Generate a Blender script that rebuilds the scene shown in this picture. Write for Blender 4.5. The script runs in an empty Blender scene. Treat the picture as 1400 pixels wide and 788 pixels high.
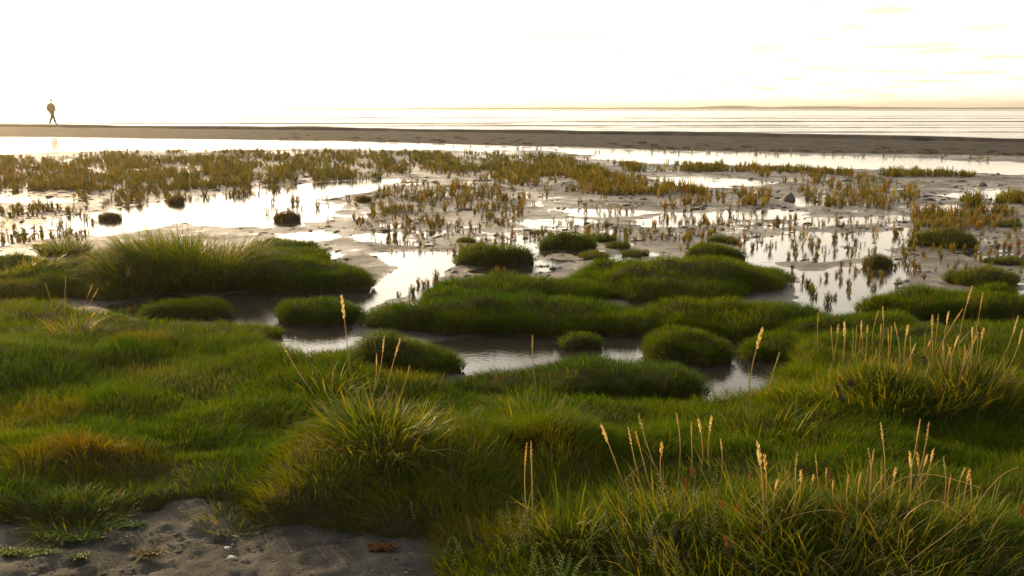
import bpy, math, random
import numpy as np
R = math.radians
rng = np.random.default_rng(7)
random.seed(7)
S = bpy.context.scene
COL = S.collection

# ------------------------------------------------------------------ camera
CAM_H = 1.6
PITCH = math.atan(247 / 1374)
cam_d = bpy.data.cameras.new('camera')
cam_d.sensor_width = 36.0
cam_d.lens = 1374 / 1400 * 36.0
cam_d.clip_start = 0.05
cam_d.clip_end = 40000
cam = bpy.data.objects.new('camera', cam_d)
COL.objects.link(cam)
cam.location = (0, 0, CAM_H)
cam.rotation_euler = (math.pi / 2 - PITCH, 0, 0)
S.camera = cam

# ------------------------------------------------------------------ sky, sun, exposure
SUN_AZ, SUN_EL = R(-38), R(14)           # azimuth from +Y towards +X
world = bpy.data.worlds.new('World')
S.world = world
world.use_nodes = True
wn, wl = world.node_tree.nodes, world.node_tree.links
wn.clear()
w_out = wn.new('ShaderNodeOutputWorld')
w_bg = wn.new('ShaderNodeBackground')
w_sky = wn.new('ShaderNodeTexSky')
w_sky.sky_type = 'NISHITA'
w_sky.sun_disc = False
w_sky.sun_elevation = SUN_EL
w_sky.sun_rotation = SUN_AZ
w_sky.altitude = 0
w_sky.air_density = 1.0
w_sky.dust_density = 1.2
w_sky.ozone_density = 1.0
w_bg.inputs['Strength'].default_value = 0.13
# thin evening cloud veil: denser where one looks through it at a slant, broken up by noise
w_tc = wn.new('ShaderNodeTexCoord')
w_sep = wn.new('ShaderNodeSeparateXYZ')
def wmath(op, a, b=None):
    q = wn.new('ShaderNodeMath'); q.operation = op
    for k, v in enumerate((a, b)):
        if v is None: continue
        if isinstance(v, (int, float)): q.inputs[k].default_value = v
        else: wl.new(v, q.inputs[k])
    return q.outputs[0]
wl.new(w_tc.outputs['Generated'], w_sep.inputs[0])
w_z = wmath('ADD', wmath('MAXIMUM', w_sep.outputs['Z'], 0.0), 0.05)
w_cmb = wn.new('ShaderNodeCombineXYZ')
for k in range(3): wl.new(w_z, w_cmb.inputs[k])
w_div = wn.new('ShaderNodeVectorMath'); w_div.operation = 'DIVIDE'
wl.new(w_tc.outputs['Generated'], w_div.inputs[0]); wl.new(w_cmb.outputs[0], w_div.inputs[1])
w_noi = wn.new('ShaderNodeTexNoise'); w_noi.inputs['Scale'].default_value = .7; w_noi.inputs['Detail'].default_value = 6
wl.new(w_div.outputs[0], w_noi.inputs['Vector'])
w_thick = wmath('DIVIDE', wmath('MULTIPLY', wmath('ADD', w_noi.outputs['Fac'], .25), .34), w_z)
w_fac = wmath('SUBTRACT', 1.0, wmath('POWER', 2.718, wmath('MULTIPLY', w_thick, -1.0)))
w_mix = wn.new('ShaderNodeMix'); w_mix.data_type = 'RGBA'
# the veil scatters light forward: brighter towards the sun
w_dot = wn.new('ShaderNodeVectorMath'); w_dot.operation = 'DOT_PRODUCT'
w_dot.inputs[1].default_value = (math.sin(SUN_AZ) * math.cos(SUN_EL), math.cos(SUN_AZ) * math.cos(SUN_EL), math.sin(SUN_EL))
wl.new(w_tc.outputs['Generated'], w_dot.inputs[0])
w_ph = wmath('ADD', wmath('MULTIPLY', wmath('POWER', wmath('MAXIMUM', wmath('MULTIPLY', wmath('ADD', w_dot.outputs['Value'], 1.0), .5), 0.0), 4.0), 1.9), .28)
w_col = wn.new('ShaderNodeVectorMath'); w_col.operation = 'SCALE'; w_col.inputs[0].default_value = (13.5, 11.8, 9.2)
wl.new(w_ph, w_col.inputs['Scale']); wl.new(w_col.outputs[0], w_mix.inputs[7])
wl.new(w_fac, w_mix.inputs[0])
wl.new(w_sky.outputs[0], w_mix.inputs[6])
# a few thicker cream cloud patches
w_no2 = wn.new('ShaderNodeTexNoise'); w_no2.inputs['Scale'].default_value = 1.5; w_no2.inputs['Detail'].default_value = 5; w_no2.noise_dimensions = '4D'; w_no2.inputs['W'].default_value = 3.3
wl.new(w_div.outputs[0], w_no2.inputs['Vector'])
w_mr = wn.new('ShaderNodeMapRange'); w_mr.inputs[1].default_value = .50; w_mr.inputs[2].default_value = .64; w_mr.inputs[4].default_value = .85
wl.new(w_no2.outputs['Fac'], w_mr.inputs[0])
w_mx2 = wn.new('ShaderNodeMix'); w_mx2.data_type = 'RGBA'; w_mx2.inputs[7].default_value = (4.8, 4.2, 3.3, 1)
wl.new(w_mr.outputs[0], w_mx2.inputs[0]); wl.new(w_mix.outputs[2], w_mx2.inputs[6])
wl.new(w_mx2.outputs[2], w_bg.inputs['Color'])
wl.new(w_bg.outputs[0], w_out.inputs[0])

sun_d = bpy.data.lights.new('sun', 'SUN')
sun_d.energy = 5.0
sun_d.angle = R(0.6)
sun_d.color = (1.0, 0.70, 0.36)
sun = bpy.data.objects.new('sun', sun_d)
COL.objects.link(sun)
sun.location = (-20, 20, 30)
sun.rotation_euler = (math.pi / 2 - SUN_EL, 0, math.pi - SUN_AZ)

S.view_settings.view_transform = 'Standard'
S.view_settings.look = 'None'
S.view_settings.exposure = 0.64
S.view_settings.gamma = 1.0
S.view_settings.use_curve_mapping = False
S.render.engine = 'CYCLES'
S.cycles.use_denoising = True
S.cycles.max_bounces = 6
S.cycles.transparent_max_bounces = 4
S.cycles.volume_bounces = 0

# ------------------------------------------------------------------ projection helpers (photo pixel <-> ground)
CP, SP = math.cos(PITCH), math.sin(PITCH)
def ray(px, py):
    x = (np.asarray(px, float) - 700) / 1374; u = (394 - np.asarray(py, float)) / 1374
    return x, CP + SP * u, -SP + CP * u
def P(px, py, z=0.0):
    dx, dy, dz = ray(px, py)
    t = (z - CAM_H) / dz
    return dx * t, dy * t
def to_pix(x, y, z=0.0):
    zz = z - CAM_H
    dep = y * CP - zz * SP
    up = y * SP + zz * CP
    return 700 + 1374 * x / dep, 394 - 1374 * up / dep

# ------------------------------------------------------------------ numpy noise
def _hash(ix, iy, seed):
    h = (ix.astype(np.int64) * 374761393 + iy.astype(np.int64) * 668265263 + seed * 974634777) & 0x7fffffff
    h = ((h ^ (h >> 13)) * 1274126177) & 0x7fffffff
    return ((h ^ (h >> 16)) & 0xffff) / 65535.0
def vnoise(x, y, seed=0):
    ix, iy = np.floor(x), np.floor(y)
    fx, fy = x - ix, y - iy
    fx = fx * fx * fx * (fx * (fx * 6 - 15) + 10); fy = fy * fy * fy * (fy * (fy * 6 - 15) + 10)
    a = _hash(ix, iy, seed); b = _hash(ix + 1, iy, seed); c = _hash(ix, iy + 1, seed); d = _hash(ix + 1, iy + 1, seed)
    return (a + (b - a) * fx + (c - a) * fy + (a - b - c + d) * fx * fy) * 2 - 1
def fbm(x, y, seed=0, oct=4):
    s = 0; a = 1; n = 0
    for k in range(oct):
        c, d = math.cos(0.6 * k + .3), math.sin(0.6 * k + .3)
        s = s + a * vnoise((x * c - y * d) * 2 ** k, (x * d + y * c) * 2 ** k, seed + 17 * k); n += a; a *= 0.5
    return s / n * 1.4
def sstep(a, b, x):
    t = np.clip((x - a) / (b - a), 0, 1)
    return t * t * (3 - 2 * t)
def sd_poly(x, y, pts):
    """signed distance to a polygon, positive inside"""
    pts = np.asarray(pts, float)
    best = np.full(np.shape(x), 1e9); ins = np.zeros(np.shape(x), bool)
    for (x0, y0), (x1, y1) in zip(pts, np.roll(pts, -1, 0)):
        ex, ey = x1 - x0, y1 - y0
        t = np.clip(((x - x0) * ex + (y - y0) * ey) / (ex * ex + ey * ey + 1e-12), 0, 1)
        best = np.minimum(best, (x - x0 - t * ex) ** 2 + (y - y0 - t * ey) ** 2)
        if y0 != y1:
            ins ^= ((y0 > y) != (y1 > y)) & (x < (x1 - x0) * (y - y0) / (y1 - y0) + x0)
    return np.where(ins, 1, -1) * np.sqrt(best)

# ------------------------------------------------------------------ mesh / object helpers
def np_mesh(name, V, F, col=None, smooth=False):
    V = np.asarray(V, np.float32); F = np.asarray(F, np.int32)
    k = F.shape[1]
    me = bpy.data.meshes.new(name)
    me.vertices.add(len(V)); me.vertices.foreach_set('co', V.ravel())
    me.loops.add(F.size); me.loops.foreach_set('vertex_index', F.ravel())
    me.polygons.add(len(F))
    me.polygons.foreach_set('loop_start', np.arange(0, F.size, k, dtype=np.int32))
    me.polygons.foreach_set('use_smooth', np.full(len(F), smooth))
    me.update(calc_edges=True)
    if col is not None:
        at = me.color_attributes.new('tint', 'FLOAT_COLOR', 'POINT')
        c4 = np.ones((len(V), 4), np.float32); c4[:, :3] = col
        at.data.foreach_set('color', c4.ravel())
    return me
def add(name, me, mat, parent=None, label=None, cat=None, group=None, kind=None, loc=None, rot=None):
    o = bpy.data.objects.new(name, me)
    if me is not None and mat is not None and len(me.materials) == 0: me.materials.append(mat)
    COL.objects.link(o)
    if parent is not None: o.parent = parent
    tag(o, label, cat, group, kind)
    if loc is not None: o.location = loc
    if rot is not None: o.rotation_euler = rot
    return o
def tag(o, label=None, cat=None, group=None, kind=None):
    if label: o['label'] = label
    if cat: o['category'] = cat
    if group: o['group'] = group
    if kind: o['kind'] = kind
class Geo:
    """collects triangles with a tint"""
    def __init__(s): s.V = []; s.F = []; s.C = []; s.n = 0
    def put(s, V, F, C):
        V = np.asarray(V, float); s.V.append(V); s.F.append(np.asarray(F) + s.n)
        C = np.asarray(C, float); s.C.append(np.broadcast_to(C, V.shape)); s.n += len(V)
    def tube(s, pts, rad, sides=4, c0=(.1, .1, .1), c1=None):
        pts = np.asarray(pts, float); n = len(pts); c1 = c0 if c1 is None else c1
        d = np.gradient(pts, axis=0); d /= np.linalg.norm(d, axis=1)[:, None] + 1e-9
        ref = np.where(np.abs(d[:, 2:3]) > .9, [[1, 0, 0]], [[0, 0, 1]])
        a = np.cross(d, ref); a /= np.linalg.norm(a, axis=1)[:, None] + 1e-9; b = np.cross(d, a)
        an = np.arange(sides) * 2 * math.pi / sides
        rad = np.broadcast_to(rad, (n,))
        V = (pts[:, None, :] + rad[:, None, None] * (np.cos(an)[None, :, None] * a[:, None, :] + np.sin(an)[None, :, None] * b[:, None, :])).reshape(-1, 3)
        i = np.arange(n - 1)[:, None] * sides; j = np.arange(sides)[None, :]; j2 = (j + 1) % sides
        q = np.stack([i + j, i + j2, i + sides + j2, i + sides + j], -1).reshape(-1, 4)
        F = np.concatenate([q[:, [0, 1, 2]], q[:, [0, 2, 3]]])
        t = np.repeat(np.linspace(0, 1, n), sides)[:, None]
        s.put(V, F, np.asarray(c0) * (1 - t) + np.asarray(c1) * t)
    def leaf(s, p, d, L, w, c, up=(0, 0, 1), curl=0.15):
        p = np.asarray(p, float); d = np.asarray(d, float); d = d / (np.linalg.norm(d) + 1e-9)
        sd = np.cross(d, up); sd = sd / (np.linalg.norm(sd) + 1e-9); n = np.cross(sd, d)
        V = [p, p + d * L * .45 + sd * w / 2 + n * L * curl * .5, p + d * L * .45 - sd * w / 2 + n * L * curl * .5, p + d * L + n * L * curl * .2,
             p + d * L * .5 + n * L * (curl * .5 - .06)]
        s.put(V, [[0, 1, 4], [0, 4, 2], [1, 3, 4], [4, 3, 2]], c)
    def mesh(s, name, smooth=False):
        return np_mesh(name, np.concatenate(s.V), np.concatenate(s.F), np.concatenate(s.C), smooth)

def blades(pos, nrm, lean_dir, length, width, lean, c_root, c_mid, c_tip, segs=2, droop=0.15):
    """vectorised grass blades; returns V, F(tris), C"""
    N = len(pos)
    az = rng.uniform(0, 2 * math.pi, N)
    wv = np.stack([np.cos(az), np.sin(az), np.zeros(N)], 1)
    Lc = length[:, None]
    ts = np.linspace(0, 1, segs + 1)
    rows = []; cols = []
    for t in ts:
        c = pos + nrm * Lc * (t - 0.25 * t * t * lean[:, None]) + lean_dir * Lc * lean[:, None] * (t ** 1.8) + np.array([0, 0, -1]) * Lc * droop * lean[:, None] * t * t * t
        rows.append(c)
        cols.append(c_root * (1 - min(1, t * 2)) + c_mid * (min(1, t * 2) - max(0, t * 2 - 1)) + c_tip * max(0, t * 2 - 1))
    prof = {2: [1.0, .8], 3: [1.0, .95, .6], 4: [1, 1, .85, .5]}[segs]
    V = []; C = []
    for k in range(segs):
        h = wv * (width[:, None] * prof[k] * .5)
        V += [rows[k] - h, rows[k] + h]; C += [cols[k], cols[k]]
    V.append(rows[segs]); C.append(cols[segs])
    V = np.stack(V, 1); C = np.stack(C, 1); nv = V.shape[1]
    f = []
    for k in range(segs - 1):
        a = 2 * k; f += [[a, a + 1, a + 3], [a, a + 3, a + 2]]
    a = 2 * (segs - 1); f.append([a, a + 1, a + 2])
    F = (np.arange(N)[:, None, None] * nv + np.array(f)[None]).reshape(-1, 3)
    return V.reshape(-1, 3), F, C.reshape(-1, 3)

# ------------------------------------------------------------------ materials
def nodes(name):
    m = bpy.data.materials.new(name); m.use_nodes = True
    nt = m.node_tree; nt.nodes.clear()
    return m, nt, nt.nodes, nt.links
def leaf_mat(name, rough=0.5, transl=0.45, spec=0.35):
    m, nt, n, l = nodes(name)
    out = n.new('ShaderNodeOutputMaterial'); pr = n.new('ShaderNodeBsdfPrincipled'); tr = n.new('ShaderNodeBsdfTranslucent')
    mx = n.new('ShaderNodeMixShader'); mx.inputs[0].default_value = transl
    at = n.new('ShaderNodeAttribute'); at.attribute_name = 'tint'
    hs = n.new('ShaderNodeHueSaturation'); hs.inputs['Saturation'].default_value = 1.15; hs.inputs['Value'].default_value = 1.5
    pr.inputs['Roughness'].default_value = rough; pr.inputs['Specular IOR Level'].default_value = spec
    l.new(at.outputs['Color'], pr.inputs['Base Color']); l.new(at.outputs['Color'], hs.inputs['Color']); l.new(hs.outputs[0], tr.inputs[0])
    l.new(pr.outputs[0], mx.inputs[1]); l.new(tr.outputs[0], mx.inputs[2]); l.new(mx.outputs[0], out.inputs[0])
    return m
M_GRASS = leaf_mat('fine_grass', .7, .42, .06)
M_REED = leaf_mat('coarse_grass', .5, .45, .15)
M_SUCC = leaf_mat('glasswort_flesh', .6, .5, .1)
M_DRY = leaf_mat('dry_stalk', .6, .35, .3)
M_HERB = leaf_mat('herb_leaf', .6, .4, .12)

def soil_mat(name, c1, c2, scale=14, bump=.5, rough=.85, spec=.25):
    m, nt, n, l = nodes(name)
    out = n.new('ShaderNodeOutputMaterial'); pr = n.new('ShaderNodeBsdfPrincipled')
    tc = n.new('ShaderNodeNewGeometry'); no = n.new('ShaderNodeTexNoise'); no.inputs['Scale'].default_value = scale; no.inputs['Detail'].default_value = 8
    cr = n.new('ShaderNodeValToRGB'); cr.color_ramp.elements[0].color = (*c1, 1); cr.color_ramp.elements[1].color = (*c2, 1)
    cr.color_ramp.elements[0].position = .35; cr.color_ramp.elements[1].position = .65
    n2 = n.new('ShaderNodeTexNoise'); n2.inputs['Scale'].default_value = scale * 6; n2.inputs['Detail'].default_value = 5
    bp = n.new('ShaderNodeBump'); bp.inputs['Strength'].default_value = bump; bp.inputs['Distance'].default_value = .02
    l.new(tc.outputs['Position'], no.inputs['Vector']); l.new(tc.outputs['Position'], n2.inputs['Vector'])
    l.new(no.outputs['Fac'], cr.inputs[0]); l.new(cr.outputs[0], pr.inputs['Base Color'])
    l.new(n2.outputs['Fac'], bp.inputs['Height']); l.new(bp.outputs[0], pr.inputs['Normal'])
    pr.inputs['Roughness'].default_value = rough; pr.inputs['Specular IOR Level'].default_value = spec
    l.new(pr.outputs[0], out.inputs[0])
    return m
M_TURF = soil_mat('turf_soil', (.030, .034, .010), (.060, .048, .020), 18, .8, .95, .05)
M_STONE = soil_mat('stone', (.07, .06, .05), (.16, .13, .11), 9, .6, .6)
M_BANK = soil_mat('bank_mud', (.042, .038, .033), (.072, .066, .057), 1.6, .8, .95, .03)
M_WRACK = soil_mat('seaweed', (.03, .025, .012), (.07, .055, .025), 20, .6, .5)
M_ALGAE = soil_mat('algae', (.07, .12, .015), (.13, .18, .03), 40, .8, .5)
M_SHORE = soil_mat('far_shore', (.06, .055, .05), (.09, .08, .06), .01, .1, .95, .02)
M_SAND = soil_mat('far_sand', (.14, .12, .10), (.18, .16, .13), .05, .2, .9, .03)
M_SHELL = soil_mat('shell', (.32, .30, .27), (.5, .47, .42), 30, .3, .5)

def mud_mat():
    m, nt, n, l = nodes('wet_mud')
    out = n.new('ShaderNodeOutputMaterial'); pr = n.new('ShaderNodeBsdfPrincipled')
    ge = n.new('ShaderNodeNewGeometry')
    sx = n.new('ShaderNodeSeparateXYZ'); l.new(ge.outputs['Position'], sx.inputs[0])
    wet = n.new('ShaderNodeMapRange'); wet.inputs[1].default_value = .004; wet.inputs[2].default_value = .032   # height over the water table
    n0 = n.new('ShaderNodeTexNoise'); n0.inputs['Scale'].default_value = 3.2; n0.inputs['Detail'].default_value = 10; n0.inputs['Roughness'].default_value = .7
    n1 = n.new('ShaderNodeTexNoise'); n1.inputs['Scale'].default_value = 11; n1.inputs['Detail'].default_value = 9; n1.inputs['Roughness'].default_value = .65
    n2 = n.new('ShaderNodeTexNoise'); n2.inputs['Scale'].default_value = 70; n2.inputs['Detail'].default_value = 6; n2.inputs['Roughness'].default_value = .7
    for q in (n0, n1, n2): l.new(ge.outputs['Position'], q.inputs['Vector'])
    l.new(sx.outputs['Z'], wet.inputs[0])
    cr = n.new('ShaderNodeValToRGB')
    cr.color_ramp.elements[0].position = .38; cr.color_ramp.elements[0].color = (.062, .058, .049, 1)
    cr.color_ramp.elements[1].position = .62; cr.color_ramp.elements[1].color = (.215, .203, .176, 1)
    mixf = n.new('ShaderNodeMath'); mixf.operation = 'ADD'
    h0 = n.new('ShaderNodeMath'); h0.operation = 'MULTIPLY'; h0.inputs[1].default_value = .5
    h1 = n.new('ShaderNodeMath'); h1.operation = 'MULTIPLY'; h1.inputs[1].default_value = .5
    l.new(n0.outputs['Fac'], h0.inputs[0]); l.new(n1.outputs['Fac'], h1.inputs[0]); l.new(h0.outputs[0], mixf.inputs[0]); l.new(h1.outputs[0], mixf.inputs[1])
    l.new(mixf.outputs[0], cr.inputs[0])
    mw = n.new('ShaderNodeMix'); mw.data_type = 'RGBA'; mw.blend_type = 'MULTIPLY'; mw.inputs[7].default_value = (.62, .60, .56, 1)
    inv = n.new('ShaderNodeMath'); inv.operation = 'SUBTRACT'; inv.inputs[0].default_value = 1.0
    l.new(wet.outputs[0], inv.inputs[1]); l.new(inv.outputs[0], mw.inputs[0]); l.new(cr.outputs[0], mw.inputs[6])
    l.new(mw.outputs[2], pr.inputs['Base Color'])
    rr = n.new('ShaderNodeMapRange'); rr.inputs[3].default_value = .34; rr.inputs[4].default_value = .8
    l.new(wet.outputs[0], rr.inputs[0]); l.new(rr.outputs[0], pr.inputs['Roughness'])
    rs = n.new('ShaderNodeMapRange'); rs.inputs[3].default_value = .32; rs.inputs[4].default_value = .05
    l.new(wet.outputs[0], rs.inputs[0]); l.new(rs.outputs[0], pr.inputs['Specular IOR Level'])
    a0 = n.new('ShaderNodeMath'); a0.operation = 'MULTIPLY_ADD'; a0.inputs[1].default_value = 2.0; l.new(n0.outputs['Fac'], a0.inputs[0]); l.new(n1.outputs['Fac'], a0.inputs[2])
    ad = n.new('ShaderNodeMath'); ad.operation = 'ADD'; l.new(a0.outputs[0], ad.inputs[0])
    m2 = n.new('ShaderNodeMath'); m2.operation = 'MULTIPLY'; m2.inputs[1].default_value = 1.3; l.new(n2.outputs['Fac'], m2.inputs[0]); l.new(m2.outputs[0], ad.inputs[1])
    bp = n.new('ShaderNodeBump'); bp.inputs['Strength'].default_value = 1.0; bp.inputs['Distance'].default_value = .05
    l.new(ad.outputs[0], bp.inputs['Height']); l.new(bp.outputs[0], pr.inputs['Normal'])
    l.new(pr.outputs[0], out.inputs[0])
    return m
M_MUD = mud_mat()
def water_mat(name, base, scale, strength, dist, rough=.03, stretch=(1, 1, 1)):
    m, nt, n, l = nodes(name)
    out = n.new('ShaderNodeOutputMaterial'); pr = n.new('ShaderNodeBsdfPrincipled')
    ge = n.new('ShaderNodeNewGeometry'); mp = n.new('ShaderNodeMapping'); mp.inputs['Scale'].default_value = stretch
    no = n.new('ShaderNodeTexNoise'); no.inputs['Scale'].default_value = scale; no.inputs['Detail'].default_value = 4
    bp = n.new('ShaderNodeBump'); bp.inputs['Strength'].default_value = strength; bp.inputs['Distance'].default_value = dist
    l.new(ge.outputs['Position'], mp.inputs[0]); l.new(mp.outputs[0], no.inputs['Vector'])
    l.new(no.outputs['Fac'], bp.inputs['Height']); l.new(bp.outputs[0], pr.inputs['Normal'])
    pr.inputs['Base Color'].default_value = (*base, 1); pr.inputs['Roughness'].default_value = rough; pr.inputs['IOR'].default_value = 1.33
    l.new(pr.outputs[0], out.inputs[0])
    return m
M_WATER = water_mat('pool_water', (.036, .031, .024), 26, .35, .004, .02)
M_SEA = water_mat('sea_water', (.07, .068, .066), .9, 1.0, .35, .10, (.35, 1.0, 1))

# ------------------------------------------------------------------ the embankment line
BPX = np.array([-900, -300, 0, 480, 960, 1400, 1700, 2300.])
B_BASE = np.array([186.5, 186.5, 187, 193, 207, 214, 219, 229.])
B_TOP = np.array([169, 169.5, 170, 175, 181, 189, 195, 206.])
BANK_Z = .42
bx0, by0 = P(BPX, B_BASE, 0.0)
bx1, by1 = P(BPX, B_TOP, BANK_Z)
def bank_base_y(x): return np.interp(x, bx0, by0)

# ------------------------------------------------------------------ mud flat heights (pools come from where the photo shows them)
POOLS = [
    ([(-400, 188), (0, 189), (300, 190), (600, 196), (900, 208), (1150, 214), (1300, 219), (1500, 228), (1500, 238), (1330, 236), (1200, 231), (1000, 226), (880, 223), (800, 212), (740, 205), (400, 204), (140, 206), (0, 210), (-400, 213)], .035, 1.5),
    ([(150, 226), (205, 224), (210, 231), (155, 232)], .03, .5),
    ([(75, 300), (170, 284), (270, 268), (400, 252), (540, 245), (560, 251), (500, 264), (450, 272), (440, 300), (400, 311), (330, 310), (250, 300), (150, 320), (105, 318)], .035, .5),
    ([(-20, 272), (60, 270), (110, 272), (60, 280), (-20, 278)], .03, .4),
    ([(480, 322), (530, 316), (575, 322), (540, 333), (485, 332)], .03, .25),
    ([(490, 346), (560, 342), (645, 344), (645, 352), (610, 378), (575, 398), (520, 412), (475, 440), (460, 462), (535, 462), (430, 505), (385, 500), (300, 440), (310, 405), (420, 400), (510, 392), (540, 365)], .03, .2),
    ([(420, 345), (460, 343), (480, 352), (450, 358)], .025, .15),
    ([(620, 372), (700, 358), (785, 354), (760, 372), (690, 380)], .03, .2),
    ([(600, 470), (720, 452), (850, 462), (1000, 470), (1075, 500), (1050, 545), (960, 545), (940, 510), (850, 505), (640, 512), (600, 500)], .06, .15),
    ([(780, 288), (840, 286), (905, 290), (850, 297), (790, 296)], .03, .4),
    ([(700, 302), (780, 299), (840, 303), (780, 308), (710, 307)], .03, .4),
    ([(870, 300), (930, 292), (1000, 296), (930, 308), (880, 310)], .03, .4),
    ([(900, 244), (960, 240), (1060, 250), (1000, 257), (910, 254)], .02, .6),
    ([(1060, 272), (1120, 270), (1145, 278), (1090, 284)], .03, .4),
    ([(990, 290), (1060, 284), (1120, 292), (1080, 300), (1000, 300)], .022, .4),
    ([(1240, 284), (1330, 279), (1400, 284), (1330, 290), (1250, 290)], .03, .4),
    ([(1290, 266), (1370, 262), (1390, 268), (1310, 273)], .03, .4),
    ([(1105, 300), (1230, 296), (1250, 302), (1130, 308)], .022, .3),
    ([(1000, 330), (1120, 318), (1240, 318), (1230, 350), (1120, 360), (1010, 360)], .020, .3),
    ([(1000, 365), (1060, 358), (1100, 372), (1030, 378)], .025, .2),
    ([(1100, 372), (1230, 350), (1260, 372), (1210, 410), (1170, 435), (1110, 430), (1090, 400)], .026, .25),
    ([(150, 420), (240, 410), (300, 430), (220, 445)], .03, .15),
    ([(860, 408), (940, 405), (950, 418), (870, 418)], .04, .1),
    ([(1280, 440), (1450, 435), (1450, 455), (1300, 460)], .03, .2),
    ([(370, 320), (440, 315), (470, 325), (400, 335)], .022, .2),
]
POOLS = [([tuple(float(q) for q in P(a, b, 0)) for a, b in pts], dep, soft) for pts, dep, soft in POOLS]
def mud_h(x, y):
    far = np.clip(y / 9, 1, 4)
    wob = fbm(x / .9, y / 1.6, 5, 4)
    h = .0165 - .007 * sstep(5.2, 6.2, y) + .009 * fbm(x / 1.7, y / 2.4, 11, 5) + .014 * fbm(x / .42, y / .5, 23, 5) + .007 * fbm(x / .16, y / .2, 27, 3) + .004 * fbm(x / .07, y / .09, 31, 3)
    for pts, dep, soft in POOLS:
        xs = [p[0] for p in pts]; ys = [p[1] for p in pts]
        sel = (x > min(xs) - 3 * soft) & (x < max(xs) + 3 * soft) & (y > min(ys) - 3 * soft) & (y < max(ys) + 3 * soft)
        if not sel.any(): continue
        d = sd_poly(x[sel], y[sel], pts) + soft * .55 * wob[sel]
        h[sel] -= dep * 1.15 * sstep(-soft * .5, soft * .7, d)
    # near shore in front of the turf is drier and slopes up to the viewer
    h += .060 * sstep(4.9, 3.9, y)
    h += (.014 * fbm(x / .22, y / .2, 41, 4) + .007 * fbm(x / .06, y / .055, 43, 2)) * sstep(5, 4, y)
    # behind the embankment the flat drops under the sea
    h -= .9 * sstep(6.0, 14.0, y - bank_base_y(x))
    return h

# ------------------------------------------------------------------ hummocks standing in the mud
def outline(an, sd): return 1 + .09 * np.sin(2 * an + sd) + .09 * np.sin(3 * an + 2.1 * sd) + .06 * np.sin(5 * an + 1.3 * sd) + .045 * np.sin(8 * an + 3.1 * sd) + .03 * np.sin(13 * an + .7 * sd)
class Hum:
    def __init__(s, px, top, base, hw, k=.75, back=.8, H=None, seed=0, **kw):
        s.__dict__.update(kw)
        fx, fy = P(px, base, 0.0)
        dep = fy * CP + 1.6 * SP
        s.a = hw * dep / 1374
        if H is None:
            dx, dy, dz = ray(px, top)
            H = CAM_H - (fy + k * s.a) * (-dz / dy)
            H = float(np.clip(H, .07, .25))
        g = .05 if s.a > .35 else .035
        cx, cy = P(px, top, H)
        s.H = H - g
        s.bf = max(float(cy - fy), .25 * s.a)
        s.x = float(px - 700) / 1374 * (fy + .5 * s.bf) ; s.x = float(fx) * (fy + .6 * s.bf) / fy
        s.y = float(fy + s.bf)
        s.bb = s.bf * back
        s.seed = seed
    def r(s, x, y):
        dx = (x - s.x) / s.a; dy = np.where(y < s.y, (y - s.y) / s.bf, (y - s.y) / s.bb)
        an = np.arctan2(dy, dx)
        w = outline(an, s.seed)
        return np.hypot(dx, dy) / w
    def h(s, x, y):
        r = s.r(x, y)
        g = (1 - np.clip(r, 0, 1) ** 3.2) ** .6 * (.86 + .14 * (1 - np.clip(r, 0, 1) ** 2))
        nz = 1 + .42 * fbm(x / .34, y / .26, 50 + s.seed, 3)
        return np.where(r < 1, s.H * g * nz, -1)

HUMS = []
def H_(*a, **k): HUMS.append(Hum(*a, seed=len(HUMS) + 1, **k)); return HUMS[-1]
H_(672, 331, 366, 50, label='rounded grass hummock standing alone at the edge of a shining pool', tone=0)
H_(778, 317, 344, 36, label='small dome of grass fringed with rust glasswort behind the long hummock', tone=0)
H_(822, 318, 331, 22, label='flat little grass cushion tucked behind a small grass dome', tone=1)
H_(812, 340, 355, 22, label='low olive grass cushion just behind the widest hummock', tone=1)
H_(846, 329, 341, 18, label='tiny grass cushion between two other low cushions on grey mud', tone=1)
H_(869, 339, 351, 19, label='small dull green cushion touching the back of the widest hummock', tone=1)
H_(977, 331, 359, 38, label='plump grass hummock with an orange glasswort at its side', tone=0)
H_(990, 319, 334, 20, label='small grass cushion right behind the plump hummock', tone=0)
H_(1296, 313, 341, 43, label='grass hummock ringed by red and yellow glasswort plants', tone=1)
H_(1201, 346, 368, 20, label='small shaggy tussock standing in the wettest mud', tone=1)
H_(1375, 348, 364, 28, label='low olive cushion beside the tallest red glasswort', tone=1)
H_(935, 353, 412, 172, k=.55, label='widest sloping grass hummock with a smooth dark green flank', tone=0)
H_(705, 378, 420, 125, k=.6, label='long grass hummock lying directly behind another long one', tone=0)
H_(700, 404, 464, 182, k=.5, label='long low grass hummock with a dark overhung bank above the pond', tone=0)
H_(1005, 412, 470, 130, k=.6, label='broad grass hummock joined to the one beside the pond end', tone=0)
H_(938, 442, 503, 60, k=.8, label='steep round hummock standing at the pond edge', tone=0)
H_(1085, 452, 500, 70, k=.7, label='grass hummock at the end of the pond below the seed stalks', tone=0)
H_(1190, 420, 470, 78, k=.6, label='grass hummock behind the row of golden seed stalks', tone=0)
H_(793, 450, 480, 28, label='little tuft of grass growing out of the pond', tone=0)
H_(540, 459, 522, 90, k=.6, label='blunt grass hummock dividing the pond from the channel', tone=0)
H_(435, 404, 447, 58, k=.7, label='small green island of grass in the bright channel', tone=0)
H_(400, 352, 404, 102, k=.6, label='smooth grass mound beside the tall reed tuft', tone=0)
H_(395, 335, 362, 62, k=.7, label='narrow grass mound overlapping the smooth mound behind it', tone=0)
H_(385, 325, 346, 45, k=.7, label='low grass mound farthest along the line of three mounds', tone=0)
H_(250, 404, 441, 58, k=.7, label='small grass island between the turf and the reed mound', tone=0)
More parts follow.
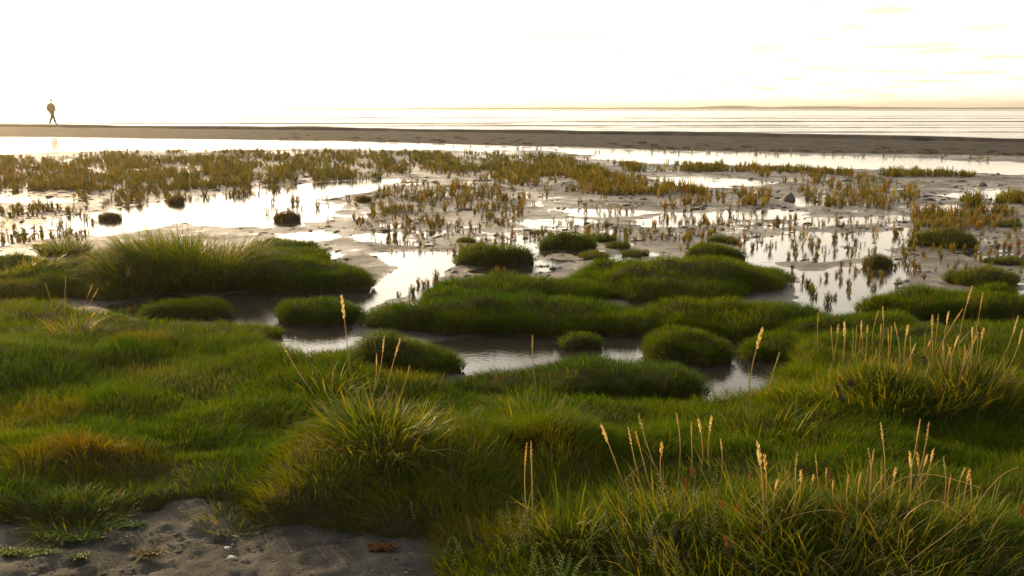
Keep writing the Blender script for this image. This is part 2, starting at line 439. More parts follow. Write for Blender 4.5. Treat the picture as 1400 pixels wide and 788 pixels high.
H_(135, 352, 414, 145, k=.55, label='long dark hummock carrying the tall reed tuft', tone=2)
H_(-10, 380, 420, 80, k=.6, label='grass hummock running out of the long reed hummock', tone=2)
H_(15, 345, 372, 50, k=.6, label='brownish hummock behind the reed hummock', tone=2)
H_(1310, 388, 445, 120, k=.55, label='thick grass hummock with a dark undercut bank behind seed stalks', tone=0)
H_(1350, 365, 394, 52, k=.7, label='orange edged grass hummock topping the thick one', tone=1)
H_(1480, 395, 450, 90, k=.6, label='grass hummock merging into the thick undercut hummock', tone=0)
H_(800, 494, 562, 178, k=.5, label='wide bluish green hummock between the pond and the turf', tone=3)
H_(625, 398, 428, 48, k=.7, label='low grass shelf at the tip of the two long hummocks', tone=0)
H_(862, 424, 462, 52, k=.7, label='small grass shelf joining the long hummock to the broad one', tone=0)
H_(1128, 436, 482, 66, k=.6, label='grass hummock filling the gap behind the pond end', tone=0)
H_(1240, 440, 478, 70, k=.6, label='low dark grass hummock behind the clump of seed stalks', tone=0)
H_(345, 440, 466, 40, k=.7, label='flat grass fringe where the channel meets the turf', tone=0)
H_(455, 478, 512, 46, k=.7, label='grass fringe under the single tall seed stalk', tone=0)
H_(148, 287, 302, 15, k=.8, label='dark round tussock standing in the bright channel beyond the reeds', tone=4)
H_(391, 286, 303, 17, k=.8, label='square dark tussock with its reflection in the channel', tone=4)
H_(241, 267, 279, 11, k=.8, label='small dark tussock on the far edge of the channel', tone=4)
H_(496, 266, 277, 13, k=.8, label='flat brown tussock where the channel narrows', tone=4)
H_(637, 321, 334, 13, k=.8, label='tiny tussock on mud behind the rounded lone hummock', tone=1)
H_(1379, 300, 312, 20, k=.8, label='low tussock inside a thicket of red glasswort', tone=1)

# ------------------------------------------------------------------ turf (foreground salt meadow)
def PW(pts, z): return [tuple(float(q) for q in P(a, b, z)) for a, b in pts]
TURF = PW([(-500, 405), (-200, 412), (0, 412), (120, 424), (230, 448), (330, 452), (395, 480), (425, 500), (470, 505), (560, 522), (680, 540), (850, 548), (960, 550), (1030, 542), (1060, 505), (1100, 468), (1200, 455), (1320, 450), (1450, 440), (1700, 430), (2100, 430)], .08)
TURF += [(7.5, 1.6), (-.36, 1.6)] + PW([(575, 800), (566, 752), (500, 742), (420, 738), (340, 734), (300, 712), (250, 712), (190, 730), (100, 742), (20, 730), (-60, 725), (-300, 715), (-700, 710)], .06)
LUMPS = []   # x, y, a, bf, bb, H
def L_(px, top, hw, H, bf, bb):
    H = H - .05
    x, y = P(px, top, H + .05)
    dep = float(y) * CP + (CAM_H - H) * SP
    LUMPS.append((float(x), float(y), hw * dep / 1374, bf, bb, H))
L_(20, 462, 210, .30, .95, .45)       # herb mound
L_(-230, 470, 160, .30, 1.0, .5)
L_(250, 500, 120, .20, .5, .35)
L_(60, 425, 150, .17, .35, .5)
L_(360, 487, 95, .16, .35, .3)
L_(240, 462, 90, .15, .3, .3)
L_(170, 535, 150, .20, .4, .3)
L_(370, 550, 90, .17, .3, .3)
L_(-60, 580, 160, .24, .5, .35)
L_(120, 600, 150, .25, .42, .3)
L_(300, 610, 90, .22, .4, .3)
L_(490, 556, 170, .38, .72, .42)      # main hill
L_(640, 572, 130, .33, .75, .35)
L_(760, 566, 130, .31, .65, .35)
L_(890, 585, 120, .26, .6, .35)
L_(1000, 590, 90, .25, .4, .3)
L_(1090, 520, 100, .28, .6, .35)      # right mound
L_(1200, 490, 110, .36, .62, .4)
L_(1310, 485, 110, .36, .66, .4)
L_(1420, 525, 110, .27, .5, .5)
L_(1400, 465, 130, .20, .5, .5)
L_(1560, 480, 150, .28, .8, .6)
L_(1080, 610, 130, .24, .3, .25)
L_(1250, 640, 150, .22, .3, .3)
L_(1420, 620, 120, .24, .5, .3)
L_(730, 712, 110, .24, .6, .3)        # near right tussocks
L_(900, 668, 130, .30, .6, .28)
L_(1050, 655, 130, .36, .7, .3)
L_(1200, 665, 130, .37, .7, .3)
L_(1350, 690, 130, .33, .6, .3)
L_(1500, 680, 130, .33, .7, .4)
L_(620, 740, 80, .17, .35, .25)
def turf_h(x, y):
    sd = sd_poly(x, y, TURF) + .07 * fbm(x / .3, y / .3, 71, 4)
    base = .15 * sstep(-.02, .14, sd) - .02 + .03 * fbm(x / .8, y / .7, 77, 2)
    K = .035
    acc = np.exp(base / K)
    for (cx, cy, a, bf, bb, H) in LUMPS:
        dx = (x - cx) / a; dy = np.where(y < cy, (y - cy) / bf, (y - cy) / bb)
        r = np.hypot(dx, dy)
        g = H * (1 - np.clip(r * .87, 0, 1) ** 2) ** 1.5 - .02 - .04 * np.clip(r, 0, 1) ** 4
        acc = acc + np.exp(np.where(r < 1, g, -.2) / K)
    h = K * np.log(acc)
    m = sstep(-.03, .10, sd)
    h = h * m - .06 * (1 - m)
    h += m * (.030 * fbm(x / .42, y / .36, 81, 3) + .012 * fbm(x / .13, y / .12, 91, 2))
    return h, sd
def ground_z(x, y):
    x = np.atleast_1d(np.asarray(x, float)); y = np.atleast_1d(np.asarray(y, float))
    z = np.maximum(mud_h(x, y), 0)
    z = np.maximum(z, np.where((y < 9) & (y > 1.6), turf_h(x, y)[0], -1))
    for hm in HUMS:
        sel = (np.abs(x - hm.x) < hm.a * 1.4) & (np.abs(y - hm.y) < hm.bf * 1.5)
        if sel.any(): z[sel] = np.maximum(z[sel], hm.h(x[sel], y[sel]))
    return z
def hit(px, py):
    """first surface point seen through a photo pixel"""
    dx, dy, dz = ray(px, py)
    ys = np.geomspace(2.2, 120, 1400); t = ys / dy
    gz = ground_z(dx * t, ys); rz = CAM_H + dz * t
    k = int(np.argmax(gz >= rz))
    return float(dx * t[k]), float(ys[k]), float(gz[k])

# ================================================================== THE SETTING
# mud flat: one fan-shaped sheet, fine near the viewer
NR, NC = 600, 400
vv = np.concatenate([np.geomspace(2.0, 30, 470), np.geomspace(30.3, 95, NR - 470)])
uu = np.linspace(-1, 1, NC)
YY, UU = np.meshgrid(vv, uu, indexing='ij')
XX = UU * (YY * .78 + 1.2)
ZZ = mud_h(XX.ravel(), YY.ravel())
V = np.stack([XX.ravel(), YY.ravel(), ZZ], 1)
i, j = np.meshgrid(np.arange(NR - 1), np.arange(NC - 1), indexing='ij'); b = (i * NC + j).ravel()
add('mud_flat', np_mesh('mud_flat', V, np.stack([b, b + 1, b + NC + 1, b + NC], 1), smooth=True), M_MUD,
    label='grey wet tidal mud with shallow pools', cat='mud', kind='structure')
# the seabed under everything, out to the horizon
add('seabed', np_mesh('seabed', [(-20000, -300, -1.2), (20000, -300, -1.2), (20000, 20000, -1.2), (-20000, 20000, -1.2)], [[0, 1, 2, 3]]), M_SAND,
    label='bare ground sheet under the mud and the sea', cat='ground', kind='structure')
# shallow water standing in the hollows of the mud
xl = np.array([-1, 1.0]); 
add('pool_water', np_mesh('pool_water', [(-4, 2.2, 0), (4, 2.2, 0), (75, 90, 0), (bx0[-1] + 3, by0[-1] + 3.4, 0)] [:2] +
    [(float(q) , float(w) + 3.0, 0) for q, w in zip(bx0[::-1], by0[::-1])], [list(range(2 + len(bx0)))]), M_WATER,
    label='still shallow water shining in the hollows of the mud', cat='water', kind='structure')
# sea behind the embankment
add('sea', np_mesh('sea', [(-19000, 34, -.28), (19000, 34, -.28), (19000, 19000, -.28), (-19000, 19000, -.28)], [[0, 1, 2, 3]]), M_SEA,
    label='bright calm sea beyond the low embankment', cat='sea', kind='structure')

# embankment
t = np.linspace(0, 1, 700)
kk = np.interp(t, np.linspace(0, 1, len(BPX)), np.arange(len(BPX)))
def along(a): return np.interp(kk, np.arange(len(a)), a)
fx, fy, tx, ty = along(bx0), along(by0), along(bx1), along(by1)
prof = [(-.10, -.10), (0, .01), (.10, .05), (.22, .085), (.36, .13), (.52, .19), (.68, .245), (.80, .255), (.90, .27), (.93, .275), (.942, .38), (.955, .42), (1.03, .425), (1.12, .41), (1.22, .36), (1.4, .15), (1.7, -.4)]
ds = np.concatenate([[0], np.cumsum(np.hypot(np.diff(fx), np.diff(fy)))])
rows = []
for q, (u, z) in enumerate(prof):
    wob = .02 * fbm(ds / 2.3, np.full_like(ds, q * 1.7), 101, 4) * (1 if z > .03 else .3)
    lip = (.035 * fbm(ds / 5, np.zeros_like(ds), 111, 4) if z > .33 else 0)
    uu_ = u + (.012 * fbm(ds / 1.4, np.zeros_like(ds), 121, 4) if .9 < u < 1.05 else .03 * fbm(ds / 4, np.full_like(ds, q * .6), 131, 3))
    rows.append(np.stack([fx + (tx - fx) * uu_, fy + (ty - fy) * uu_, z + wob * .6 + lip], 1))
V = np.concatenate(rows); n = len(ds)
i, j = np.meshgrid(np.arange(len(prof) - 1), np.arange(n - 1), indexing='ij'); b = (i * n + j).ravel()
add('embankment', np_mesh('embankment', V, np.stack([b, b + 1, b + n + 1, b + n], 1), smooth=True), M_BANK,
    label='long low mud embankment between the marsh and the sea', cat='embankment', kind='structure')

# far sandbars and the low land on the horizon
def ridge(name, x0, x1, y, hmax, depth, mat, label, seed, n=160, peak=None, base=-.3):
    xs = np.linspace(x0, x1, n); tt = np.linspace(0, 1, n)
    h = hmax * (np.sin(math.pi * tt) ** .35) * (.72 + .28 * fbm(tt * 22, np.zeros(n), seed, 4))
    if peak: h = h * (.55 + .55 * np.exp(-((tt - peak) / .12) ** 2))
    yw = y + depth * .3 * fbm(tt * 5, np.zeros(n), seed + 3, 3)
    rr = [np.stack([xs, yw - depth * .5, np.full(n, base)], 1), np.stack([xs, yw - depth * .2, base + h * .7], 1), np.stack([xs, yw, base + h], 1), np.stack([xs, yw + depth * .5, np.full(n, base)], 1)]
    V = np.concatenate(rr)
    i, j = np.meshgrid(np.arange(3), np.arange(n - 1), indexing='ij'); b = (i * n + j).ravel()
    return add(name, np_mesh(name, V, np.stack([b, b + 1, b + n + 1, b + n], 1), smooth=True), mat, label=label, cat='land', kind='structure')
ridge('far_shore', -300, 900, 1050, 4.2, 100, M_SHORE, 'low hazy strip of land along the horizon', 5, peak=.50)
ridge('sandbar', -420, 700, 620, .55, 30, M_SAND, 'thin dark sandbar in the sea', 9)

# rippled mud bars showing through the shallow sea behind the embankment
for k in range(26):
    yb = 66 * (260 / 66) ** ((k + random.random()) / 26)
    xc = random.uniform(-.35, .6) * yb; hl = yb * random.uniform(.12, .45)
    ridge('mud_bar', xc - hl, xc + hl, yb, random.uniform(.04, .10), random.uniform(.8, 2.6) * yb / 80, M_BANK, 'narrow grey mud bar in the shallow sea behind the embankment', 20 + k, n=70, base=-.295)

# turf ground
gx = np.arange(-6.4, 7.2, .03); gy = np.concatenate([np.arange(1.9, 5.2, .026), np.arange(5.2, 8.6, .04)])
XX, YY = np.meshgrid(gx, gy)
TZ, TSD = turf_h(XX.ravel(), YY.ravel())
V = np.stack([XX.ravel(), YY.ravel(), TZ], 1); nc = len(gx)
i, j = np.meshgrid(np.arange(len(gy) - 1), np.arange(nc - 1), indexing='ij'); b = (i * nc + j).ravel()
Q = np.stack([b, b + 1, b + nc + 1, b + nc], 1)
inview = np.abs(V[:, 0]) < .76 * V[:, 1] + .7
keep = (TSD[Q].max(1) > -.08) & inview[Q].any(1)
Q = Q[keep]
used = np.unique(Q); remap = np.full(len(V), -1); remap[used] = np.arange(len(used))
add('turf', np_mesh('turf', V[used], remap[Q], smooth=True), M_TURF,
    label='hummocky salt meadow turf in front of the mud flat', cat='turf', kind='structure')

# ------------------------------------------------------------------ grass
G_GREEN = np.array([.022, .066, .002]); G_LIME = np.array([.092, .118, .003]); G_BLUE = np.array([.034, .062, .013])
G_GOLD = np.array([.24, .17, .03]); G_RUST = np.array([.16, .075, .02]); G_ROOT = np.array([.075, .062, .022]); G_OLIVE = np.array([.10, .10, .02])
def surf_normals(fn, x, y, e=.03):
    hx = (fn(x + e, y) - fn(x - e, y)) / (2 * e); hy = (fn(x, y + e) - fn(x, y - e)) / (2 * e)
    n = np.stack([-hx, -hy, np.ones_like(hx)], 1)
    return n / np.linalg.norm(n, axis=1)[:, None]
def mix(a, b, t): return a * (1 - t[:, None]) + b * t[:, None]
def grass_on(x, y, z, nrm, length, width, tone, segs, messy=.35, up=.55):
    N = len(x)
    d = nrm * (1 - up) + np.array([0, 0, up]) + rng.normal(0, messy * .35, (N, 3)); d /= np.linalg.norm(d, axis=1)[:, None]
    a = 2.2 * math.pi * fbm(x / .55, y / .55, 141, 2) + rng.normal(0, .8, N)
    out = nrm.copy(); out[:, 2] = 0
    ld = np.stack([np.cos(a), np.sin(a), np.zeros(N)], 1) * .55 + out * 1.2
    ld /= np.linalg.norm(ld, axis=1)[:, None] + 1e-6
    lean = np.clip(rng.normal(.5, .22, N), .05, 1.1)
    n1 = np.clip(.5 + .6 * fbm(x / .6, y / .6, 151, 3), 0, 1); n2 = np.clip(.5 + .8 * fbm(x / 1.3, y / 1.3, 161, 3), 0, 1)
    r = rng.random(N)
    if tone == 0: c = mix(np.broadcast_to(G_GREEN, (N, 3)), np.broadcast_to(G_LIME, (N, 3)), n1 * .8)
    elif tone == 1: c = mix(np.broadcast_to(G_OLIVE, (N, 3)), np.broadcast_to(G_GREEN, (N, 3)), n1 * .6)
    elif tone == 2: c = mix(np.broadcast_to(G_GREEN, (N, 3)), np.broadcast_to(G_OLIVE, (N, 3)), n1)
    elif tone == 3: c = mix(np.broadcast_to(G_BLUE, (N, 3)), np.broadcast_to(G_GREEN, (N, 3)), n1 * .5)
    else: c = mix(np.broadcast_to(G_OLIVE, (N, 3)), np.broadcast_to(G_RUST, (N, 3)), n1)
    c = c * (.75 + .5 * rng.random(N))[:, None]
    dry = (r < .06)[:, None]; c = np.where(dry, G_GOLD * .8, c)
    tip = c * .7 + (G_LIME if tone in (0, 3) else G_OLIVE) * .45 * (n2[:, None] * .8 + .5)
    root = G_ROOT * .6 + c * .35
    return blades(np.stack([x, y, z], 1), d, ld, length, width, lean, root, c, tip, segs)

# hummocks: each a thing with its soil mound and its coat of grass
for hm in HUMS:
    root = add('grass_hummock', None, None, label=hm.label, cat='hummock', group='grass hummocks in the mud', loc=(hm.x, hm.y, 0))
    nr, na = 14, 44
    rr = np.linspace(0, 1, nr) ** .8; an = np.linspace(0, 2 * math.pi, na, endpoint=False)
    RR, AA = np.meshgrid(rr, an, indexing='ij')
    w = outline(AA, hm.seed)
    ex = hm.a * np.cos(AA) * RR * w; ey = np.where(np.sin(AA) < 0, hm.bf, hm.bb) * np.sin(AA) * RR * w
    zz = hm.h((ex * .998 + hm.x).ravel(), (ey * .998 + hm.y).ravel()); zz = np.where(zz < 0, 0, zz) - .012
    zz = zz.reshape(nr, na); zz[-1] = -.06
    V = np.stack([ex.ravel(), ey.ravel(), zz.ravel()], 1)
    i, j = np.meshgrid(np.arange(nr - 1), np.arange(na), indexing='ij'); jj = (j + 1) % na
    F = np.stack([i * na + j, (i + 1) * na + j, (i + 1) * na + jj, i * na + jj], -1).reshape(-1, 4)
    add('mound', np_mesh('mound', V, F, smooth=True), M_TURF, root)
    dist = hm.y
    area = math.pi * hm.a * (hm.bf + hm.bb) / 2 + math.pi * (hm.a + hm.bf) * hm.H
    dens = 9000 * min(1, (6.5 / dist) ** 1.2)
    N = int(np.clip(area * dens, 500, 14000))
    # half over the footprint, half on the steep rim
    r_ = np.sqrt(rng.random(N)); r_[: N // 2] = 1 - .25 * rng.random(N // 2) ** 1.2
    a_ = rng.uniform(0, 2 * math.pi, N)
    w = outline(a_, hm.seed)
    x = hm.x + hm.a * np.cos(a_) * r_ * w * .995; y = hm.y + np.where(np.sin(a_) < 0, hm.bf, hm.bb) * np.sin(a_) * r_ * w * .995
    fn = lambda X, Y: np.maximum(hm.h(X, Y), 0)
    z = fn(x, y); nrm = surf_normals(fn, x, y, .02)
    sc = float(np.clip((hm.a / .5) ** .35, .62, 1.1))
    L = rng.uniform(.045, .085, N) * sc
    W = np.full(N, .0030 * max(1, (dist / 6) ** .8)) * rng.uniform(.7, 1.3, N)
    Vb, F, C = grass_on(x, y, z - .006, nrm, L, W, hm.tone, 2)
    add('grass', np_mesh('grass', Vb - np.array([hm.x, hm.y, 0]), F, C), M_GRASS, root, kind='stuff')

# turf grass: density falls with distance
def turf_points(n, ymin, ymax):
    y = ymin * (ymax / ymin) ** rng.random(n)
    x = (rng.random(n) * 2 - 1) * (.68 * y + .3)
    h, sd = turf_h(x, y)
    ok = (sd > .0) & (h > .02)
    return x[ok], y[ok], h[ok]
tf = lambda X, Y: turf_h(X, Y)[0]
Vs, Fs, Cs, off = [], [], [], 0
for (n, y0, y1, segs, L0, L1, w0) in ((142000, 2.05, 4.4, 3, .05, .10, .0026), (160000, 4.0, 6.2, 2, .045, .09, .0030), (84000, 5.8, 8.4, 2, .045, .08, .0036)):
    x, y, z = turf_points(n, y0, y1)
    nrm = surf_normals(tf, x, y)
    N = len(x)
    ln = 1 + .45 * fbm(x / .5, y / .5, 171, 3)
    L = rng.uniform(L0, L1, N) * np.clip(ln, .5, 1.6)
    W = w0 * rng.uniform(.7, 1.4, N)
    V, F, C = grass_on(x, y, z - .005, nrm, L, W, 0, segs)
    # rusty patches of older growth
    nb = V.shape[0] // N
    rp = sstep(.5, .9, fbm(x / .7, y / .5, 181, 3)) * .35 + np.exp(-((x - P(120, 600, .25)[0]) / .3) ** 2 - ((y - P(120, 600, .25)[1]) / .14) ** 2) * .9
    rp = np.repeat(np.clip(rp, 0, .9), nb)[:, None]
    C = C * (1 - rp * .8) + (G_RUST * .5 + G_GOLD * .5) * rp * .8
    Vs.append(V); Fs.append(F + off); Cs.append(C); off += len(V)
add('turf_grass', np_mesh('turf_grass', np.concatenate(Vs), np.concatenate(Fs), np.concatenate(Cs)), M_GRASS,
    label='dense fine green grass covering the turf', cat='grass', kind='stuff')

# ------------------------------------------------------------------ tall coarse tufts
def tuft(px, py, n, spread, L0, L1, w, label, gold=.25, splay=.5, name='reed_tuft', flat=1.0, cat='grass tuft', lean_mu=.55):
    cx, cy, cz = hit(px, py)
    r = spread * np.sqrt(rng.random(n)); a = rng.uniform(0, 2 * math.pi, n)
    x = cx + r * np.cos(a); y = cy + r * np.sin(a) * flat
    z = ground_z(x, y)
    N = n
    rad = np.stack([np.cos(a), np.sin(a), np.zeros(N)], 1)
    d = np.array([0, 0, 1.0]) + rad * (r / spread * splay)[:, None] + rng.normal(0, .13, (N, 3)); d /= np.linalg.norm(d, axis=1)[:, None]
    a2 = a + rng.normal(0, .7, N); ld = np.stack([np.cos(a2), np.sin(a2), np.zeros(N)], 1)
    L = rng.uniform(L0, L1, N); lean = np.clip(rng.normal(lean_mu, .3, N), .05, 1.3)
    c = mix(np.broadcast_to(G_GREEN * 1.1, (N, 3)), np.broadcast_to(G_LIME, (N, 3)), rng.random(N))
    g = rng.random(N) < gold
    c = np.where(g[:, None], mix(np.broadcast_to(G_GOLD, (N, 3)), np.broadcast_to(G_OLIVE * 1.3, (N, 3)), rng.random(N)), c)
    tip = c * .5 + G_GOLD * .5
    V, F, C = blades(np.stack([x, y, z - .01], 1), d, ld, L, w * rng.uniform(.6, 1.3, N), lean, G_ROOT * .6 + c * .4, c, tip, 4, droop=.35)
    root = add(name, None, None, label=label, cat=cat, group='tall grass tufts', loc=(cx, cy, cz))
    add('leaf_blades', np_mesh('leaf_blades', V - np.array([cx, cy, cz]), F, C), M_REED, root, kind='stuff')
    return root
tuft(262, 378, 3400, .50, 0.340, 0.600, 0.0085, 'tall dense reed tuft rising from the long dark hummock', 0.12, .4, flat=.5)
tuft(185, 372, 500, .38, 0.160, 0.320, 0.0080, 'loose fringe of reeds beside the tall dense tuft', 0.30, .5, flat=.5)
tuft(88, 348, 700, .26, 0.150, 0.260, 0.0080, 'small bushy reed tuft at the end of the reed hummock', 0.20, .4, flat=.6)
tuft(335, 362, 120, .2, 0.180, 0.300, 0.0070, 'thin golden reed fringe between the tall tuft and the smooth mound', 0.45, .6, flat=.5)
tuft(30, 372, 300, .34, 0.100, 0.220, 0.0080, 'ragged grass edge on the brownish hummock', 0.40, .5, flat=.4)
tuft(520, 590, 460, .24, 0.115, 0.245, 0.0055, 'splayed golden green tuft on the crest of the turf hill', 0.38, .8)
tuft(600, 592, 60, .16, 0.101, 0.202, 0.0060, 'few stiff blades leaning out from the golden green tuft', 0.40, .9)
tuft(735, 582, 240, .20, 0.101, 0.202, 0.0055, 'spiky tuft of blades on the turf below the pond', 0.30, .85)
tuft(455, 540, 70, .14, 0.130, 0.245, 0.0050, 'thin long blades fanning out towards the channel', 0.50, .9)
tuft(1130, 545, 420, .34, 0.070, 0.147, 0.0060, 'coarse tuft under the dark dried flower heads', 0.40, .6, flat=.6, lean_mu=.3)
tuft(1225, 530, 600, .36, 0.083, 0.165, 0.0060, 'thick coarse tuft among the golden seed stalks', 0.45, .5, flat=.6, lean_mu=.3)
tuft(1320, 525, 520, .32, 0.083, 0.177, 0.0060, 'straw coloured tuft at the foot of the longest seed stalks', 0.60, .5, flat=.6, lean_mu=.3)
tuft(1030, 600, 120, .26, 0.101, 0.187, 0.0060, 'sparse stiff blades on the slope below the pond end', 0.30, .6, flat=.6)
tuft(115, 612, 60, .12, 0.072, 0.144, 0.0045, 'small splayed orange tuft on the rusty turf patch', 0.80, 1.3)
tuft(105, 722, 700, .16, 0.050, 0.108, 0.0032, 'soft rounded tuft at the edge of the bare mud', 0.12, .8)
tuft(315, 718, 260, .12, 0.043, 0.101, 0.0032, 'short ragged tuft hanging over the mud edge', 0.25, .9)
tuft(105, 455, 60, .16, 0.120, 0.240, 0.0050, 'sparse yellow blades on top of the herb covered mound', 0.70, .6)
tuft(775, 735, 130, .10, 0.115, 0.245, 0.0050, 'upright green blades around the twin seed stalk', 0.15, .35)
tuft(920, 720, 434, .30, 0.085, 0.194, 0.0038, 'green coarse tuft beside the leafy herbs', 0.40, .5, lean_mu=.36)
tuft(1040, 730, 630, .36, 0.091, 0.207, 0.0040, 'wide coarse tuft with rust coloured spikes standing in it', 0.45, .5, lean_mu=.36)
tuft(1180, 740, 630, .36, 0.091, 0.207, 0.0040, 'wide coarse tuft under pale seed stalks', 0.45, .5, lean_mu=.36)
tuft(1310, 760, 489, .34, 0.085, 0.182, 0.0040, 'coarse tuft with long arching straw blades', 0.50, .7, lean_mu=.36)
tuft(1130, 785, 182, .25, 0.122, 0.218, 0.0048, 'broad leaved grass tuft at the foot of the coarse tufts', 0.45, .7, lean_mu=.36)

# ------------------------------------------------------------------ flowering grass stalks
def spike_mesh(seed, L, c, fat=1.0):
    r = random.Random(seed); g = Geo(); n = int(L / .0042)
    g.tube([(0, 0, 0), (0, 0, L * .98)], .0012, 3, c)
    for k in range(n):
        t = k / n; a = k * 2.4 + r.uniform(-.4, .4)
        s = (.015 * fat) * (1 - .55 * abs(t - .35))
        d = (math.cos(a) * .42, math.sin(a) * .42, 1)
        cc = np.array(c) * r.uniform(.7, 1.25)
        g.leaf((0, 0, t * L), d, s * 1.5, s * .55, cc, up=(math.sin(a), -math.cos(a), .2))
    return g.mesh('seed_head')
C_STRAW = (.58, .43, .19); C_TAN = (.50, .32, .12); C_GRN = (.16, .17, .03); C_RST = (.15, .06, .025)
SPIKES = [spike_mesh(k, L, c, f) for k, (L, c, f) in enumerate([(.085, C_STRAW, 1), (.11, C_STRAW, .8), (.07, C_TAN, 1.1), (.12, C_TAN, .75), (.09, (.30, .26, .09), .8), (.10, C_RST, 1.2)])]
ADJ = ['plump straw coloured', 'long straw coloured', 'short tan', 'long tan', 'thin greenish']
def stalk(px1, py1, px0, py0, label, kind=0, name='grass_stalk', cat='grass stalk', group='golden seed stalks', leaf=True, head=True):
    if label.startswith('*'): label = ADJ[kind] + label[1:]; group = ADJ[kind] + ' ' + group
    bx, by, bz = hit(px0, py0)
    dx, dy, dz = ray(px1, py1)
    ty = by + random.uniform(-.03, .03)
    tx, tz = dx * ty / dy, CAM_H + dz * ty / dy
    if tz - bz < .06: tz = bz + .12
    T = np.array([tx - bx, ty - by, tz - bz]); Lt = float(np.linalg.norm(T))
    root = add(name, None, None, label=label, cat=cat, group=group, loc=(bx, by, bz))
    g = Geo()
    bow = np.array([random.uniform(-.02, .02), random.uniform(-.02, .02), 0]) * Lt / .3
    pts = [T * q + bow * math.sin(math.pi * q) for q in np.linspace(-.06, .78 if head else 1, 6)]
    g.tube(pts, np.linspace(.0030, .0018, 6), 4, (.13, .12, .03) if kind != 5 else (.15, .07, .03), C_STRAW if kind != 5 else C_RST)
    add('stem', g.mesh('stem'), M_DRY, root)
    if leaf:
        g = Geo(); pp = pts[2]; a = random.uniform(0, 6.28); d = np.array([math.cos(a) * .6, math.sin(a) * .3, 1]); q = [pp + d * u * Lt * .35 + np.array([math.cos(a), math.sin(a), 0]) * u * u * .05 for u in np.linspace(0, 1, 5)]
        for u in range(4):
            w0, w1 = .0045 * (1 - u / 4.2), .0045 * (1 - (u + 1) / 4.2); s_ = np.array([-math.sin(a), math.cos(a), 0])
            s0, s1 = s_ * w0 / 2, s_ * w1 / 2
            g.put([q[u] - s0, q[u] + s0, q[u + 1] + s1, q[u + 1] - s1], [[0, 1, 2], [0, 2, 3]], (.18, .17, .035))
        add('leaf', g.mesh('leaf'), M_DRY, root)
    if head:
        sp = SPIKES[kind]; o = add('seed_head', sp, M_DRY, root)
        e = pts[-1]; d = T - e
        hl = [.085, .11, .07, .12, .09, .10][kind]
        s = float(np.linalg.norm(d)) / hl * 1.02
        o.location = e; o.scale = (min(1.15, max(.6, s)),) * 2 + (s,)
        el = math.atan2(math.hypot(d[0], d[1]), d[2]); az = math.atan2(d[1], d[0])
        o.rotation_euler = (0, el, az)
    return root
LB_R = '* seed stalk standing in the clump on the turf mound past the pond'
for q, a in enumerate([(1329, 392, 1307, 505), (1344, 400, 1328, 490), (1316, 423, 1272, 510), (1297, 427, 1286, 500), (1283, 430, 1276, 500), (1275, 432, 1268, 500), (1265, 455, 1260, 505),
          (1207, 420, 1199, 500), (1201, 425, 1194, 495), (1219, 446, 1212, 510), (1178, 440, 1170, 500), (1157, 450, 1148, 505), (1146, 445, 1136, 505), (1240, 445, 1234, 510), (1252, 470, 1224, 530),
          (1337, 455, 1304, 540), (1330, 460, 1316, 530), (1310, 460, 1298, 530), (1166, 448, 1160, 500), (1186, 446, 1182, 500), (1290, 470, 1284, 520), (1300, 475, 1290, 525), (1322, 480, 1306, 540)] + [(a + random.uniform(-4, 14), random.uniform(440, 478), a, random.uniform(500, 530)) for a in range(1140, 1345, 12)]):
    stalk(*a, LB_R, kind=[1, 3, 3, 0, 4, 2, 4][q % 7])
for a in [(1392, 433, 1344, 540), (1398, 450, 1350, 545)]: stalk(*a, 'long pale seed stalk leaning away from the clump past the pond', kind=1, group='leaning pale seed stalks')
stalk(1119, 428, 1119, 495, 'straight thin green stalk apart from the clump past the pond', kind=4, group=None)
stalk(1042, 450, 1024, 575, 'tall seed stalk rising beside the end of the pond', kind=0)
stalk(1066, 482, 1046, 560, 'shorter leaning seed stalk beside the end of the pond', kind=4)
for a in [(126, 390, 104, 452), (134, 395, 110, 452)]: stalk(*a, 'golden dry stalk on top of the herb covered mound', kind=3, group='dry stalks on the herb mound')
stalk(130, 428, 112, 456, 'short broken dry stalk leaning on the herb covered mound', kind=2)
stalk(62, 388, 78, 452, 'thin bare stem leaning over the herb covered mound', kind=4, head=False)
stalk(90, 378, 88, 452, 'thin upright bare stem on the herb covered mound', kind=4, head=False)
stalk(467, 406, 482, 545, 'single tall seed stalk in front of the channel', kind=0)
for a in [(525, 462, 502, 560), (547, 464, 524, 565), (515, 485, 508, 555), (560, 500, 535, 565)]: stalk(*a, 'tan seed stalk in the golden green tuft on the turf hill', kind=[3, 1][a[0] % 2], group='seed stalks in the hill tuft')
stalk(728, 459, 736, 545, 'thin rusty stalk standing against the bright pond', kind=4)
stalk(385, 470, 440, 556, 'long arching stem reaching over the channel edge', kind=4)
LB_B = '* seed stalk in the coarse tufts beside the leafy herbs'
for q, a in enumerate([(822, 581, 862, 690), (859, 586, 884, 690), (869, 590, 894, 690), (873, 567, 908, 665), (905, 606, 912, 690), (945, 578, 947, 660), (955, 573, 957, 660), (973, 570, 973, 665), (985, 600, 985, 670), (925, 565, 926, 655)]):
    stalk(*a, LB_B, kind=[0, 1, 3, 4, 2, 3, 0][q % 7], group='seed stalks beside the herbs')
LB_C = '* seed stalk standing up from the wide coarse tufts'
